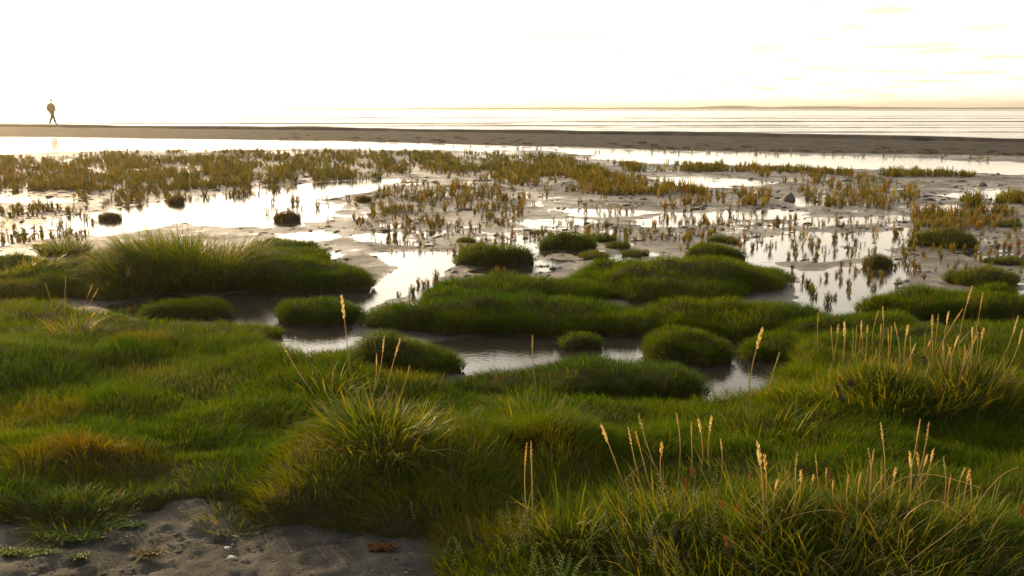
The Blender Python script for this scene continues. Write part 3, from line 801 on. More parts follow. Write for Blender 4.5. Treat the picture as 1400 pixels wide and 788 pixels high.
for q, a in enumerate([(1036, 606, 1041, 745), (1045, 622, 1043, 715), (1090, 620, 1094, 705), (1204, 579, 1208, 690), (1258, 574, 1232, 695), (1270, 578, 1238, 700), (1276, 615, 1254, 700), (1268, 622, 1260, 700), (1326, 643, 1318, 715), (1187, 613, 1188, 690), (1130, 640, 1136, 700), (1160, 650, 1165, 715), (1300, 650, 1296, 715)] + [(a + random.uniform(-12, 18), random.uniform(615, 665), a, random.uniform(690, 725)) for a in range(1060, 1340, 22)]):
    stalk(*a, LB_C, kind=[0, 2, 4, 1, 3, 3, 0][q % 7], group='seed stalks in the coarse tufts')
for a in [(720, 607, 727, 735), (726, 604, 729, 735)]: stalk(*a, 'slim twin seed stalk rising from the upright green blades', kind=3, group='twin seed stalks')
LB_D = 'rust brown seed spike among the wide coarse tufts'
for a in [(1028, 645, 1001, 705), (987, 684, 994, 740), (990, 732, 1018, 800), (1010, 690, 1000, 745), (1135, 645, 1128, 705), (1145, 690, 1150, 735), (1395, 690, 1398, 760), (945, 640, 948, 700), (938, 655, 942, 705)]:
    stalk(*a, LB_D, kind=5, name='rusty_spike', cat='seed spike', group='rust brown seed spikes', leaf=False)
# dark withered flower heads on the right mound
for (px, py, bp, bq) in [(1146, 532, 1147, 552), (1164, 524, 1160, 548), (1264, 492, 1256, 520), (1150, 545, 1149, 562)]:
    bx, by, bz = hit(bp, bq); dx, dy, dz = ray(px, py); T = np.array([dx * by / dy - bx, 0, CAM_H + dz * by / dy - bz])
    if T[2] < .05: T[2] = .08
    root = add('dried_flower', None, None, label='dark withered flower head among the seed stalks past the pond', cat='dried flower', group='dark withered flower heads', loc=(bx, by, bz))
    g = Geo(); g.tube([T * q for q in (-.1, .4, .8, 1)], .002, 4, (.08, .05, .025)); add('stem', g.mesh('stem'), M_DRY, root)
    g = Geo()
    for k in range(60):
        v = rng.normal(0, 1, 3); v /= np.linalg.norm(v); g.leaf(T + v * .004, v, random.uniform(.014, .03), .008, np.array((.045, .03, .015)) * random.uniform(.6, 1.5))
    add('flower_head', g.mesh('flower_head'), M_DRY, root)

# long arching straws at the lower right
for (a, b_, c, lab) in [((1160, 750), (1215, 664), (1345, 668), 'pale arching straw bending over the coarse tufts'), ((1215, 788), (1330, 690), (1400, 640), 'thick golden straw lying across the coarse tufts'),
                        ((1232, 770), (1252, 685), (1325, 712), 'thin hooked straw over the coarse tufts'), ((1020, 745), (1120, 700), (1235, 755), 'bent dry blade in front of the coarse tufts')]:
    p0 = np.array(hit(*a)); ks = []
    for (px, py) in (a, b_, c):
        dx, dy, dz = ray(px, py); yy = p0[1]; ks.append(np.array([dx * yy / dy, yy, CAM_H + dz * yy / dy]))
    ks = [k - p0 for k in ks]
    pts = [ks[0] * (1 - u) ** 2 + (2 * ks[1] - .5 * ks[0] - .5 * ks[2]) * 2 * u * (1 - u) + ks[2] * u * u for u in np.linspace(0, 1, 12)]
    g = Geo(); g.tube([p + np.array([0, .03 * math.sin(5 * u + ks[2][0] * 9), .006 * math.sin(11 * u)]) for u, p in zip(np.linspace(0, 1, 12), pts)], np.linspace(.0019, .0007, 12), 4, (.36, .25, .10), C_STRAW)
    add('straw', g.mesh('straw'), M_DRY, label=lab, cat='straw', group='loose straws', loc=tuple(p0))

# ------------------------------------------------------------------ small leafy herbs
def sprig_mesh(seed, L, n, c):
    r = random.Random(seed); g = Geo(); l = Geo()
    bow = r.uniform(-.02, .02), r.uniform(-.02, .02)
    f = lambda t: np.array([bow[0] * t * t * L / .1, bow[1] * t * t * L / .1, L * t])
    g.tube([f(t) for t in (0, .3, .6, 1)], [.0016, .0014, .0012, .0006], 3, (.10, .08, .03), (.10, .13, .03))
    for k in range(n):
        t = .18 + .8 * k / n
        for s in (0, math.pi):
            a = (k % 2) * math.pi / 2 + s + r.uniform(-.3, .3)
            q = (1.1 - .6 * t) * .016
            l.leaf(f(t), (math.cos(a), math.sin(a), .55), q * r.uniform(.8, 1.2), q * .5, np.array(c) * r.uniform(.75, 1.3))
    return g.mesh('stem'), l.mesh('leaves')
SPRIGS = [sprig_mesh(k, L, n, c) for k, (L, n, c) in enumerate([(.15, 13, (.13, .16, .07)), (.12, 11, (.12, .17, .05)), (.18, 15, (.15, .17, .08)), (.10, 10, (.16, .18, .06)), (.14, 13, (.20, .18, .06))])]
def sprig(px, py, label, group, s=1.0, pos=None):
    x, y, z = hit(px, py) if pos is None else pos
    q = random.randrange(5); st, lv = SPRIGS[q]; w_ = ['grey green', 'fresh green', 'tall silvery', 'short yellow green', 'golden'][q]
    label = w_ + ' ' + label; group = w_ + ' ' + group
    o = add('herb_sprig', None, None, label=label, cat='herb', group=group, loc=(x, y, z), rot=(random.uniform(-.3, .3), random.uniform(-.3, .3), random.uniform(0, 6.28)))
    o.scale = (s,) * 3
    add('stem', st, M_HERB, o); add('leaves', lv, M_HERB, o)
for px, py in [(848, 710), (862, 716), (910, 705), (922, 708), (940, 700), (952, 712), (975, 712), (880, 715), (900, 725)]:
    sprig(px, py, 'leafy herb sprig on the rim of the coarse tuft', 'herb sprigs on the tuft rim', 1.15)
for px, py in [(570, 722), (588, 712), (600, 728), (645, 745), (690, 735), (698, 745), (715, 720), (733, 712), (600, 775), (616, 788), (635, 770), (700, 770)]:
    sprig(px, py, 'small herb sprig in the fine grass beside the bare mud', 'herb sprigs beside the mud', .8)
for k in range(90):
    sprig(random.uniform(700, 1010), random.uniform(735, 810), 'leafy herb sprig in the dense herb patch under the coarse tufts', 'herb sprigs in the dense patch', random.uniform(.6, 1.0))
for k in range(26):
    sprig(random.uniform(1010, 1400), random.uniform(740, 820), 'herb sprig hidden between the wide coarse tufts', 'herb sprigs between coarse tufts', random.uniform(.6, 1.0))
# herb cover of the left mound: too small and too many to count
Vs, Fs, Cs, off = [], [], [], 0
base = []
for st, lv in SPRIGS:
    n = len(lv.vertices); v = np.empty(n * 3, np.float32); lv.vertices.foreach_get('co', v)
    f = np.empty(len(lv.polygons) * 3, np.int32); lv.loops.foreach_get('vertex_index', f)
    c = np.empty(n * 4, np.float32); lv.color_attributes['tint'].data.foreach_get('color', c)
    base.append((v.reshape(-1, 3), f.reshape(-1, 3), c.reshape(-1, 4)[:, :3]))
cx, cy = P(20, 470, .28)
for k in range(1500):
    x = float(cx) + rng.normal(0, .5); y = float(cy) + rng.normal(-.15, .33)
    if k > 1000:
        t_ = rng.random(); q = P(60 + 240 * t_, 470 + 45 * t_, .22); x = float(q[0]) + rng.normal(0, .08); y = float(q[1]) + rng.normal(0, .08)
    v, f, c = base[rng.integers(5)]
    s = rng.uniform(.25, .5); a = rng.uniform(0, 6.28); z = float(ground_z(x, y)[0])
    ca, sa = math.cos(a), math.sin(a); tl = rng.normal(0, .3, 2)
    w = np.stack([(v[:, 0] * ca - v[:, 1] * sa + v[:, 2] * tl[0]) * s + x, (v[:, 0] * sa + v[:, 1] * ca + v[:, 2] * tl[1]) * s + y, v[:, 2] * s + z + .01], 1)
    gold = np.array([1.1, .85, .25]) if k > 1000 else np.array([.55, .7, .3])  # golden tint along the crest puts the low sun's highlights into the leaf colour
    Vs.append(w); Fs.append(f + off); Cs.append(c * gold); off += len(v)
add('herb_cover', np_mesh('herb_cover', np.concatenate(Vs), np.concatenate(Fs), np.concatenate(Cs)), M_HERB,
    label='low leafy herbs covering the mound on the left turf', cat='herbs', kind='stuff')

# ------------------------------------------------------------------ glasswort
GC = [((.17, .15, .02), (.19, .20, .02)), ((.26, .18, .025), (.27, .22, .025)), ((.31, .20, .03), (.34, .25, .03)), ((.30, .14, .025), (.34, .20, .03)), ((.25, .21, .025), (.32, .28, .03))]
def glasswort(seed, nb, hi, c0, c1):
    r = random.Random(seed); g = Geo()
    def branch(p, d, L, rad):
        d = np.array(d) / np.linalg.norm(d)
        if hi:
            pts = []; rd = []
            ns = max(2, int(L / .035))
            for k in range(ns * 2 + 1):
                t = k / (ns * 2); pts.append(p + d * L * t + np.array([0, 0, .25 * L * t * t])); rd.append(rad * (1.15 if k % 2 else .75) * (1 - .35 * t) if k < ns * 2 else .0006)
            g.tube(pts, rd, 4, np.array(c0) * r.uniform(.8, 1.2), np.array(c1) * r.uniform(.8, 1.3))
        else:
            g.tube([p, p + d * L + np.array([0, 0, .15 * L])], [rad * 1.25, .0016], 3, np.array(c0) * r.uniform(.8, 1.2), np.array(c1) * r.uniform(.8, 1.3))
    Hh = .17
    for st in range(3 if hi else 2):            # a plant is a bunch of upright stems
        a0 = st * 2.1 + r.uniform(-.5, .5); o = np.array([math.cos(a0), math.sin(a0), 0]) * (.014 if st else 0)
        h = Hh * (1 if st == 0 else r.uniform(.55, .85)); lean = (math.cos(a0) * .12 * (st > 0) + r.uniform(-.06, .06), math.sin(a0) * .12 * (st > 0) + r.uniform(-.06, .06), 1)
        branch(o + np.array([0, 0, -.012]), lean, h * .82, .0048)
        for k in range(nb):
            t = .06 + .7 * k / nb; a = (k % 2) * math.pi + (k // 2) * 1.57 + r.uniform(-.4, .4)
            branch(o + np.array([lean[0], lean[1], 1]) * h * t * .85, (math.cos(a) * .55, math.sin(a) * .55, 1.0), h * (.50 - .38 * t) * r.uniform(.75, 1.25), .0040)
    return g
GL_HI = [[glasswort(10 * q + k, 7 + (k % 2), True, *GC[q]).mesh('glasswort') for k in range(3)] for q in range(5)]
GL_LO = [[glasswort(500 + 10 * q + k, 3, False, *GC[q]) for k in range(3)] for q in range(5)]
GL_LO = [[(np.concatenate(g.V), np.concatenate(g.F), np.concatenate(g.C)) for g in row] for row in GL_LO]
REG = [ # polygon in photo pixels on the mud, number, colour weights (green, olive, orange, red, yellow)
    ([(135, 209), (400, 207), (740, 211), (830, 220), (862, 236), (820, 246), (700, 240), (480, 230), (300, 238), (150, 228)], 1900, (.55, .25, .05, 0, .15)),
    ([(-40, 216), (140, 213), (250, 234), (250, 248), (150, 262), (-40, 262)], 1000, (.25, .4, .2, 0, .15)),
    ([(250, 232), (560, 232), (520, 246), (420, 250), (260, 262), (200, 262)], 520, (.45, .3, .1, 0, .15)),
    ([(100, 262), (330, 252), (480, 246), (330, 270), (200, 280), (100, 292)], 150, (.45, .35, .1, 0, .1)),
    ([(-40, 285), (60, 282), (140, 300), (110, 335), (-40, 340)], 130, (.4, .4, .1, 0, .1)),
    ([(520, 255), (640, 248), (720, 262), (715, 300), (640, 325), (560, 318), (500, 300)], 210, (.2, .4, .25, .05, .1)),
    ([(500, 235), (720, 240), (860, 242), (960, 258), (970, 272), (820, 268), (680, 252)], 420, (.25, .4, .2, .05, .1)),
    ([(845, 225), (1010, 228), (1170, 236), (1160, 240), (1000, 236), (860, 236)], 330, (.5, .3, .05, 0, .15)),
    ([(1190, 236), (1300, 238), (1340, 243), (1210, 243)], 120, (.5, .3, .05, 0, .15)),
    ([(1020, 236), (1180, 240), (1260, 262), (1250, 290), (1130, 285), (1060, 250)], 170, (.2, .35, .3, .05, .1)),
    ([(1310, 276), (1420, 266), (1420, 282), (1330, 282)], 130, (.5, .3, .05, 0, .15)),
    ([(1240, 292), (1420, 292), (1420, 306), (1330, 318), (1250, 312)], 190, (.15, .3, .35, .15, .05)),
    ([(680, 310), (860, 302), (970, 296), (1000, 310), (950, 335), (860, 328), (680, 332)], 95, (.25, .35, .25, .05, .1)),
    ([(930, 262), (1060, 262), (1050, 285), (930, 285)], 60, (.15, .3, .35, .15, .05)),
    ([(930, 300), (1250, 296), (1400, 316), (1400, 372), (1260, 385), (1180, 350), (1040, 345), (940, 345)], 150, (.2, .3, .3, .12, .08)),
    ([(480, 300), (700, 318), (700, 345), (520, 352)], 45, (.1, .3, .35, .2, .05)),
    ([(1060, 350), (1220, 340), (1240, 400), (1100, 420)], 26, (.2, .4, .25, .1, .05)),
    ([(360, 270), (1040, 262), (1040, 300), (360, 315)], 60, (.2, .4, .25, .05, .1)),
    ([(560, 385), (660, 375), (640, 400), (520, 412)], 16, (.1, .3, .3, .25, .05)),
    ([(600, 200), (1400, 215), (1400, 222), (600, 204)], 30, (.5, .3, .05, 0, .15)),
]
WM = np.array([1, 1.1, .6, .5, 1.5])
plants = []
for pts, n, wts in REG:
    n = int(n * (2.2 if n > 300 else 2.3)); pa = np.array(pts, float); lo, hi = pa.min(0), pa.max(0); got = 0
    while got < n:
        q = lo + (hi - lo) * rng.random((n * 2, 2))
        clump = fbm(q[:, 0] / 26, q[:, 1] / 7, 201, 3)
        q = q[(sd_poly(q[:, 0], q[:, 1], pts) > 0) & (clump > rng.normal(-.15, .25, len(q)))][: n - got]
        for a, b_ in q:
            x, y = P(a, b_, 0.0)
            plants.append((float(x), float(y), int(rng.choice(5, p=np.array(wts) * WM / (np.array(wts) * WM).sum())), float(np.clip(rng.lognormal(-.28, .34), .3, 1.4)), float(b_), float(a)))
        got += len(q)
# particular plants that stand out
for (a, b_, q, s) in [(953, 345, 2, 1.1), (960, 343, 3, 1.0), (830 + 100, 345, 2, .8), (1235, 340, 3, .9), (1262, 352, 3, 1.0), (1275, 345, 1, 1.1), (1250, 345, 4, 1.2), (1285, 348, 4, 1.2), (1300, 345, 4, 1.1), (1318, 346, 1, 1.2), (1335, 345, 4, 1.2), (1380, 345, 3, 1.3), (1392, 340, 3, 1.3), (1205, 382, 4, 1.2), (1087, 354, 0, 1.1), (1078, 352, 0, 1.0), (1160, 392, 0, 1.1), (1150, 385, 1, 1.0), (680, 373, 2, 1.0), (690, 373, 2, .9), (672, 376, 1, .8), (855, 332, 2, 1), (868, 333, 2, 1.1), (880, 332, 1, 1.0), (905, 330, 2, .9), (620, 390, 4, 1.0), (612, 392, 4, .8), (1173, 425, 1, 1.0), (300, 425, 1, .8), (260, 420, 2, .7), (185, 425, 1, .8), (175, 428, 2, .8), (515, 300, 1, 1.2), (525, 298, 2, 1.1), (508, 302, 1, 1)]:
    x, y = P(a, b_, 0.0); plants.append((float(x), float(y), q, s, float(b_), float(a)))
px_ = np.array([p[0] for p in plants]); py_ = np.array([p[1] for p in plants])
pz_ = np.maximum(mud_h(px_, py_), -.015)
inside = np.zeros(len(plants), bool)
for hm in HUMS: inside |= hm.r(px_, py_) < .97
inside |= (py_ < 9) & (sd_poly(px_, py_, TURF) > .05)
order = [k for k in np.argsort(-np.array([p[3] for p in plants]) / py_) if not inside[k]]
CW = ['green', 'olive', 'orange', 'rust red', 'yellow green']
def where(p):
    x, y, q, s, b_, a = p
    if b_ > 365: return 'standing in the wet mud between the hummocks', 'among hummocks'
    if a < 470: return 'on the mud beyond the reed tuft', 'beyond the reeds'
    if a < 760: return 'on the grey mud behind the lone rounded hummock', 'behind the lone hummock'
    if a < 1040: return 'in the row behind the widest hummock', 'behind the widest hummock'
    return 'on the wet mud behind the thick undercut hummock', 'behind the undercut hummock'
for k in order[:300]:
    x, y, q, s, b_, a = plants[k]
    lw, gw = where(plants[k])
    o = add('glasswort_plant', GL_HI[q][random.randrange(3)], M_SUCC, label=f'{CW[q]} branching glasswort plant {lw}', cat='glasswort', group=f'{CW[q]} glasswort {gw}',
            loc=(x, y, float(pz_[k])), rot=(random.uniform(-.12, .12), random.uniform(-.12, .12), random.uniform(0, 6.28)))
    s *= .62; o.scale = (s * 1.15, s * 1.15, s)
Vs, Fs, Cs, off = [], [], [], 0
for k in order[300:]:
    x, y, q, s, b_, a = plants[k]
    v, f, c = GL_LO[q][random.randrange(3)]
    an = random.uniform(0, 6.28); ca, sa = math.cos(an), math.sin(an)
    wid = 1.1 + y / 40
    s *= .72 if y < 15 else 1.1
    Vs.append(np.stack([(v[:, 0] * ca - v[:, 1] * sa) * s * wid + x, (v[:, 0] * sa + v[:, 1] * ca) * s * wid + y, v[:, 2] * s + pz_[k]], 1)); Fs.append(f + off); Cs.append(c * random.uniform(.8, 1.2)); off += len(v)
add('glasswort_field', np_mesh('glasswort_field', np.concatenate(Vs), np.concatenate(Fs), np.concatenate(Cs)), M_SUCC,
    label='far field of countless small glasswort plants on the mud', cat='glasswort', kind='stuff')

# ------------------------------------------------------------------ stones, seaweed, algae, shells
def rock_mesh(seed, sx, sy, sz, n1=9, n2=14, rough=.22):
    V = []; r = np.random.default_rng(seed); o = r.uniform(0, 50, 2)
    for a in range(n1 + 1):
        th = math.pi * a / n1
        for b_ in range(n2):
            ph = 2 * math.pi * b_ / n2
            d = np.array([math.sin(th) * math.cos(ph), math.sin(th) * math.sin(ph), math.cos(th)])
            k = 1 + rough * float(fbm(np.array([d[0] * 1.3 + o[0] + d[2]]), np.array([d[1] * 1.3 + o[1] - d[2] * .7]), seed, 3)[0])
            tp = 1 - .5 * max(0, d[2]) ** 1.5; V.append((d[0] * sx * k * tp, d[1] * sy * k * tp, max(-.3, d[2]) * sz * k))
    F = [[a * n2 + b_, (a + 1) * n2 + b_, (a + 1) * n2 + (b_ + 1) % n2, a * n2 + (b_ + 1) % n2] for a in range(n1) for b_ in range(n2)]
    return np_mesh('rock', V, F, smooth=True)
for k, (px, py, w, h, lab) in enumerate([(1078, 274, 20, 10, 'grey pointed stone lying beside a thin pool'), (1343, 255, 15, 6, 'brown stone on dry mud near the far pool'), (1193, 249, 7, 4, 'small dark stone on mud before the wide far pool'),
                                       (1319, 238, 7, 4, 'small dark stone at the edge of the wide far pool'), (1113, 357, 9, 4, 'black pebble lying between two bright puddles'), (1364, 240, 9, 3, 'flat dark stone beside the wide far pool'), (1398, 356, 10, 8, 'pale brown stone beside red glasswort')]):
    x, y = P(px, py, 0); s = float(y) / 1374
    add('stone', rock_mesh(k + 3, w * s * .5, w * s * .4, h * s * .95), M_STONE, label=lab, cat='stone', loc=(float(x), float(y), .015), rot=(0, 0, random.uniform(0, 3)))
# clods and worm casts that break the mud surface: far too many to count
nC = 13000
cy_ = 6.0 * (34 / 6.0) ** rng.random(nC); cx_ = (rng.random(nC) * 2 - 1) * (.56 * cy_ + .3)
cz_ = mud_h(cx_, cy_)
okc = (cz_ > -.004) & (cz_ < .03) & (rng.random(nC) < np.clip(.35 + .8 * fbm(cx_ / 1.1, cy_ / 1.1, 301, 3), .05, 1))
for hm in HUMS: okc &= hm.r(cx_, cy_) > 1.02
okc &= ~((cy_ < 9) & (sd_poly(cx_, cy_, TURF) > 0))
cx_, cy_, cz_ = cx_[okc], cy_[okc], cz_[okc]; nC = len(cx_)
an_ = np.linspace(0, 2 * math.pi, 6, endpoint=False)
sz_ = np.clip(rng.lognormal(-3.95, .45, nC), .010, .06) * np.clip(cy_ / 12, .7, 1.6)
ring0 = np.stack([np.cos(an_), np.sin(an_) * .8, np.full(6, -.35)], 1); ring1 = np.stack([np.cos(an_ + .4) * .7, np.sin(an_ + .4) * .55, np.full(6, .28)], 1); tip_ = np.array([[.1, 0, .5]])
tmpl = np.concatenate([ring0, ring1, tip_])
tv = tmpl[None] * (1 + .28 * rng.normal(0, 1, (nC, 13, 1))); ra = rng.uniform(0, 6.28, nC); el_ = rng.uniform(.8, 2.2, nC)
tv = tv * sz_[:, None, None]; tv[:, :, 0] *= el_[:, None]
X_ = tv[:, :, 0] * np.cos(ra * .2)[:, None] - tv[:, :, 1] * np.sin(ra * .2)[:, None] + cx_[:, None]; Y_ = tv[:, :, 0] * np.sin(ra * .2)[:, None] + tv[:, :, 1] * np.cos(ra * .2)[:, None] + cy_[:, None]
Z_ = tv[:, :, 2] * .7 + np.maximum(cz_, -.004)[:, None]
ft = []
for k in range(6): ft += [[k, (k + 1) % 6, 6 + (k + 1) % 6], [k, 6 + (k + 1) % 6, 6 + k], [6 + k, 6 + (k + 1) % 6, 12]]
add('mud_clods', np_mesh('mud_clods', np.stack([X_, Y_, Z_], -1).reshape(-1, 3), (np.arange(nC)[:, None, None] * 13 + np.array(ft)[None]).reshape(-1, 3), smooth=True),
    soil_mat('clod_mud', (.05, .044, .036), (.12, .108, .09), 5, .6, .7, .1), label='small dark clods and worm casts scattered over the mud', cat='mud', kind='stuff')
nG = 9000
gy_ = rng.uniform(2.9, 4.6, nG); gx_ = rng.uniform(-3.2, .3, nG)
okg = (turf_h(gx_, gy_)[1] < .02) & (rng.random(nG) < np.clip(.45 + .9 * fbm(gx_ / .3, gy_ / .3, 311, 3), .08, 1))
gx_, gy_ = gx_[okg], gy_[okg]; gz_ = mud_h(gx_, gy_); nG = len(gx_)
gs_ = np.clip(rng.lognormal(-5.2, .5, nG), .002, .016)
gv = tmpl[None] * (1 + .3 * rng.normal(0, 1, (nG, 13, 1))) * gs_[:, None, None]
gv = gv * np.array([1.3, 1, .8]) + np.stack([gx_, gy_, gz_], 1)[:, None, :]
add('mud_crumbs', np_mesh('mud_crumbs', gv.reshape(-1, 3), (np.arange(nG)[:, None, None] * 13 + np.array(ft)[None]).reshape(-1, 3)),
    soil_mat('crumb_mud', (.05, .045, .038), (.17, .155, .13), 30, .4, .9, .1), label='fine crumbs and grit scattered over the bare mud by the turf', cat='mud', kind='stuff')
def weed_mesh(seed, s):
    g = Geo(); r = random.Random(seed)
    for k in range(34):
        a = r.uniform(0, 6.28); d = np.array([math.cos(a), math.sin(a), r.uniform(0, .5)]); p = np.array([r.gauss(0, .35) * s, r.gauss(0, .2) * s, 0])
        g.leaf(p, d, s * r.uniform(.3, .7), s * .16, np.array((.05, .04, .018)) * r.uniform(.5, 1.6), curl=.5)
    return g.mesh('seaweed')
WEED = [weed_mesh(k, .14) for k in range(4)]
for k, (px, py, s, lab) in enumerate([(622, 258, 1.6, 'dark flat seaweed heap on mud among olive glasswort'), (183, 277, 1.0, 'dark scrap of seaweed in the bright channel'), (505, 281, .8, 'dark scrap of weed floating where the channel narrows'), (440, 276, .9, 'strip of weed on the wet bank of the channel'), (745, 369, .8, 'dark weed scrap in the pool beside the rounded lone hummock'),
                                      (560, 252, 1.4, 'dark weed strip at the far end of the channel'), (660, 250, 1.6, 'long dark weed strip before the glasswort field')]):
    x, y = P(px, py, 0); o = add('seaweed_scrap', WEED[k % 4], M_DRY, label=lab, cat='seaweed', loc=(float(x), float(y), .02)); o.scale = (s * 1.6, s, s * .7)
for k in range(80):
    px = random.uniform(380, 1400); py = float(np.interp(px, BPX, B_BASE)) - random.uniform(1.5, 3.5) - 3 * (k % 3 == 0)
    x, y = P(px, py, 0.06)
    u = max(0.0, (float(y) - float(bank_base_y(np.array([float(x)]))[0])) / 12)
    o = add('wrack_clump', WEED[k % 4], M_DRY, label=('dark clump of seaweed lying up the slope of the embankment' if k % 3 == 0 else 'dark clump of seaweed along the foot of the embankment'), cat='seaweed', group=('seaweed up the slope' if k % 3 == 0 else 'seaweed along the embankment foot'), loc=(float(x), float(y), .05 + .25 * u)); s = random.uniform(.6, 1.7); o.scale = (s * 1.5, s, s * 1.1); o.rotation_euler = (0, 0, random.uniform(-.3, .3))
def mat_mesh(seed, a, b_, n=420, c=(.10, .16, .02)):
    g = Geo(); r = random.Random(seed)
    for k in range(n):
        u = math.sqrt(r.random()); t_ = r.uniform(0, 6.28); x = a * u * math.cos(t_) * (1 + .25 * math.sin(3 * t_)); y = b_ * u * math.sin(t_) * (1 + .3 * math.sin(2 * t_ + 1))
        an = r.uniform(0, 6.28); g.leaf((x, y, r.uniform(0, .008)), (math.cos(an), math.sin(an), r.uniform(0, .35)), r.uniform(.012, .03), r.uniform(.006, .012), np.array(c) * r.uniform(.6, 1.4), curl=.3)
    return g.mesh('algae')
for k, (px, py, a, b_, lab, c) in enumerate([(30, 760, .10, .022, 'bright green strip of algae lying on the bare mud', (.13, .19, .015)), (115, 738, .13, .035, 'straggling green algae at the foot of the soft rounded tuft', (.07, .13, .02)), (168, 722, .07, .025, 'green algae patch under the turf edge', (.08, .14, .02)),
                                            (110, 768, .022, .012, 'tiny clump of green algae alone on bare mud', (.10, .15, .02)), (202, 762, .05, .016, 'brownish green weed lying on the bare mud', (.14, .11, .03)), (60, 735, .04, .014, 'green algae thread near the soft rounded tuft', (.09, .14, .02)), (520, 752, .05, .03, 'rust brown litter at the turf corner', (.16, .08, .03))]):
    x, y, z = hit(px, py)
    add('algae_patch', mat_mesh(k, a, b_, int(180 + 4e4 * a * b_), c), M_HERB, label=lab, cat='algae', loc=(x, y, z + .002))
for k, (px, py, lab) in enumerate([(318, 764, 'white broken shell lying on the bare mud'), (312, 752, 'smaller white shell piece on the bare mud')]):
    x, y, z = hit(px, py)
    add('shell', rock_mesh(60 + k, .016 - .006 * k, .008, .003, rough=.6), M_SHELL, label=lab, cat='shell', loc=(x, y, z + .003), rot=(.2, .1, .4))

# ------------------------------------------------------------------ the walker on the embankment
def skinned(name, joints, edges, mat, parent, sub=2, label=None):
    me = bpy.data.meshes.new(name)
    me.from_pydata([j[:3] for j in joints], edges, [])
    o = add(name, me, mat, parent)
    sk = o.modifiers.new('skin', 'SKIN'); sk.use_smooth_shade = True
    for v, j in zip(me.skin_vertices[0].data, joints):
        v.radius = j[3] if isinstance(j[3], tuple) else (j[3], j[3]); v.use_root = False
    me.skin_vertices[0].data[0].use_root = True
    ss = o.modifiers.new('sub', 'SUBSURF'); ss.levels = sub; ss.render_levels = sub
    if label: o['label'] = label
    return o
M_SKIN = soil_mat('skin', (.42, .26, .19), (.48, .31, .23), 8, .05, .5)
M_COAT = soil_mat('coat', (.30, .16, .05), (.36, .20, .07), 12, .2, .8)  # orange-tan puts the warm glow of the sun flare into the cloth colour
M_TROU = soil_mat('trousers', (.030, .032, .045), (.045, .047, .06), 12, .2, .85)
M_HAIR = soil_mat('hair', (.03, .02, .015), (.05, .035, .025), 40, .3, .6)
M_SHOE = soil_mat('shoe', (.02, .016, .013), (.03, .025, .02), 30, .2, .5)
wx, wy = P(72, 170.3, BANK_Z)
wx, wy = float(wx), float(wy)
man = add('person', None, None, label='person in a bulky flare-tinted tan coat and dark trousers walking along the embankment', cat='person', loc=(wx, wy, BANK_Z + .0), rot=(0, 0, R(12)))
# walks towards +X; legs scissored, arms swinging
hip, kn1, an1, to1 = (0, 0, .92), (.13, -.08, .50), (.24, -.09, .09), (.36, -.09, .045)
kn2, an2, to2 = (-.03, .08, .50), (-.22, .09, .14), (-.12, .09, .05)
body_j = [(0, 0, .92, (.15, .12)), (0, 0, 1.15, (.15, .11)), (-.01, 0, 1.38, (.19, .12)), (0, 0, 1.49, .06), (.02, 0, 1.56, .055), (.03, 0, 1.66, (.085, .10)), (.03, 0, 1.735, .06),
          (.02, -.09, .88, .09), (*kn1, .06), (*an1, .042), (*to1, .035), (-.02, .09, .88, .09), (*kn2, .06), (*an2, .042), (*to2, .035),
          (0, -.20, 1.40, .058), (-.12, -.25, 1.13, .045), (-.02, -.25, .88, .034), (.01, -.25, .80, .034), (0, .20, 1.40, .058), (.09, .26, 1.13, .045), (.22, .25, .92, .034), (.26, .24, .85, .034)]
body_e = [(0, 1), (1, 2), (2, 3), (3, 4), (4, 5), (5, 6), (0, 7), (7, 8), (8, 9), (9, 10), (0, 11), (11, 12), (12, 13), (13, 14), (2, 15), (15, 16), (16, 17), (17, 18), (2, 19), (19, 20), (20, 21), (21, 22)]
body = skinned('body', body_j, body_e, M_SKIN, man)
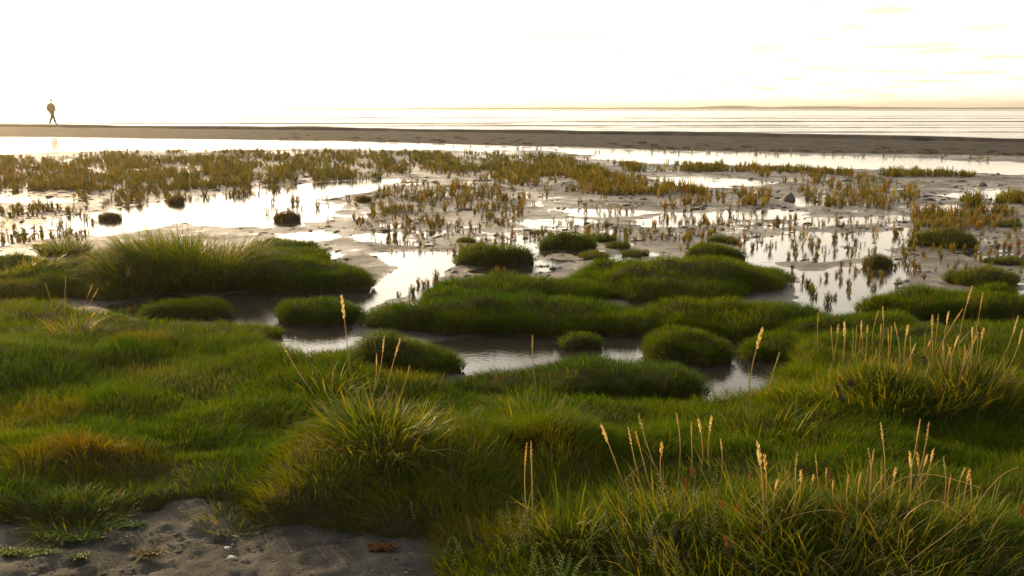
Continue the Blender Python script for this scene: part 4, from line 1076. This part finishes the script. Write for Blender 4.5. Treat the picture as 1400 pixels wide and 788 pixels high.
skinned('coat', [(0, 0, .82, (.27, .25)), (-.02, 0, 1.05, (.36, .32)), (-.04, 0, 1.25, (.38, .34)), (-.02, 0, 1.40, (.30, .26)), (0, 0, 1.50, .085),
                 (0, -.22, 1.38, .085), (-.12, -.27, 1.13, .072), (-.03, -.27, .92, .06), (0, .22, 1.38, .085), (.09, .28, 1.13, .072), (.20, .27, .96, .06)],
        [(0, 1), (1, 2), (2, 3), (3, 4), (3, 5), (5, 6), (6, 7), (3, 8), (8, 9), (9, 10)], M_COAT, man)
skinned('trousers', [(0, 0, .94, (.17, .14)), (.02, -.09, .84, .105), (kn1[0], kn1[1], kn1[2], .09), (an1[0] - .015, an1[1], an1[2] - .01, .075), (-.02, .09, .84, .105), (kn2[0], kn2[1], kn2[2], .09), (an2[0] + .015, an2[1], an2[2] - .01, .075)],
        [(0, 1), (1, 2), (2, 3), (0, 4), (4, 5), (5, 6)], M_TROU, man)
for (a_, t_) in ((an1, to1), (an2, to2)):
    skinned('shoe', [(a_[0] - .05, a_[1], a_[2] - .03, .05), (a_[0] + .03, a_[1], a_[2] - .035, .05), (t_[0] + .02, t_[1], t_[2] - .005, .04)], [(0, 1), (1, 2)], M_SHOE, man)
skinned('hair', [(.0, 0, 1.66, (.10, .10)), (.005, 0, 1.74, (.10, .095)), (.02, 0, 1.775, .05)], [(0, 1), (1, 2)], M_HAIR, man)

# ------------------------------------------------------------------ the evening air
m, nt, n_, l_ = nodes('haze_air')
o_ = n_.new('ShaderNodeOutputMaterial'); pv = n_.new('ShaderNodeVolumePrincipled')
pv.inputs['Color'].default_value = (1, .91, .76, 1); pv.inputs['Density'].default_value = .00048; pv.inputs['Anisotropy'].default_value = .8
l_.new(pv.outputs[0], o_.inputs['Volume'])
USE_HAZE = True
if USE_HAZE:
    x0, x1, y0, y1, z0, z1 = -20500, 20500, -600, 20500, -2.4, 25
    V = [(x, y, z) for z in (z0, z1) for y in (y0, y1) for x in (x0, x1)]
    add('haze', np_mesh('haze', V, [[0, 2, 3, 1], [4, 5, 7, 6], [0, 1, 5, 4], [2, 6, 7, 3], [0, 4, 6, 2], [1, 3, 7, 5]]), m,
        label='thin bright haze of the evening air over the marsh', cat='haze', kind='stuff')
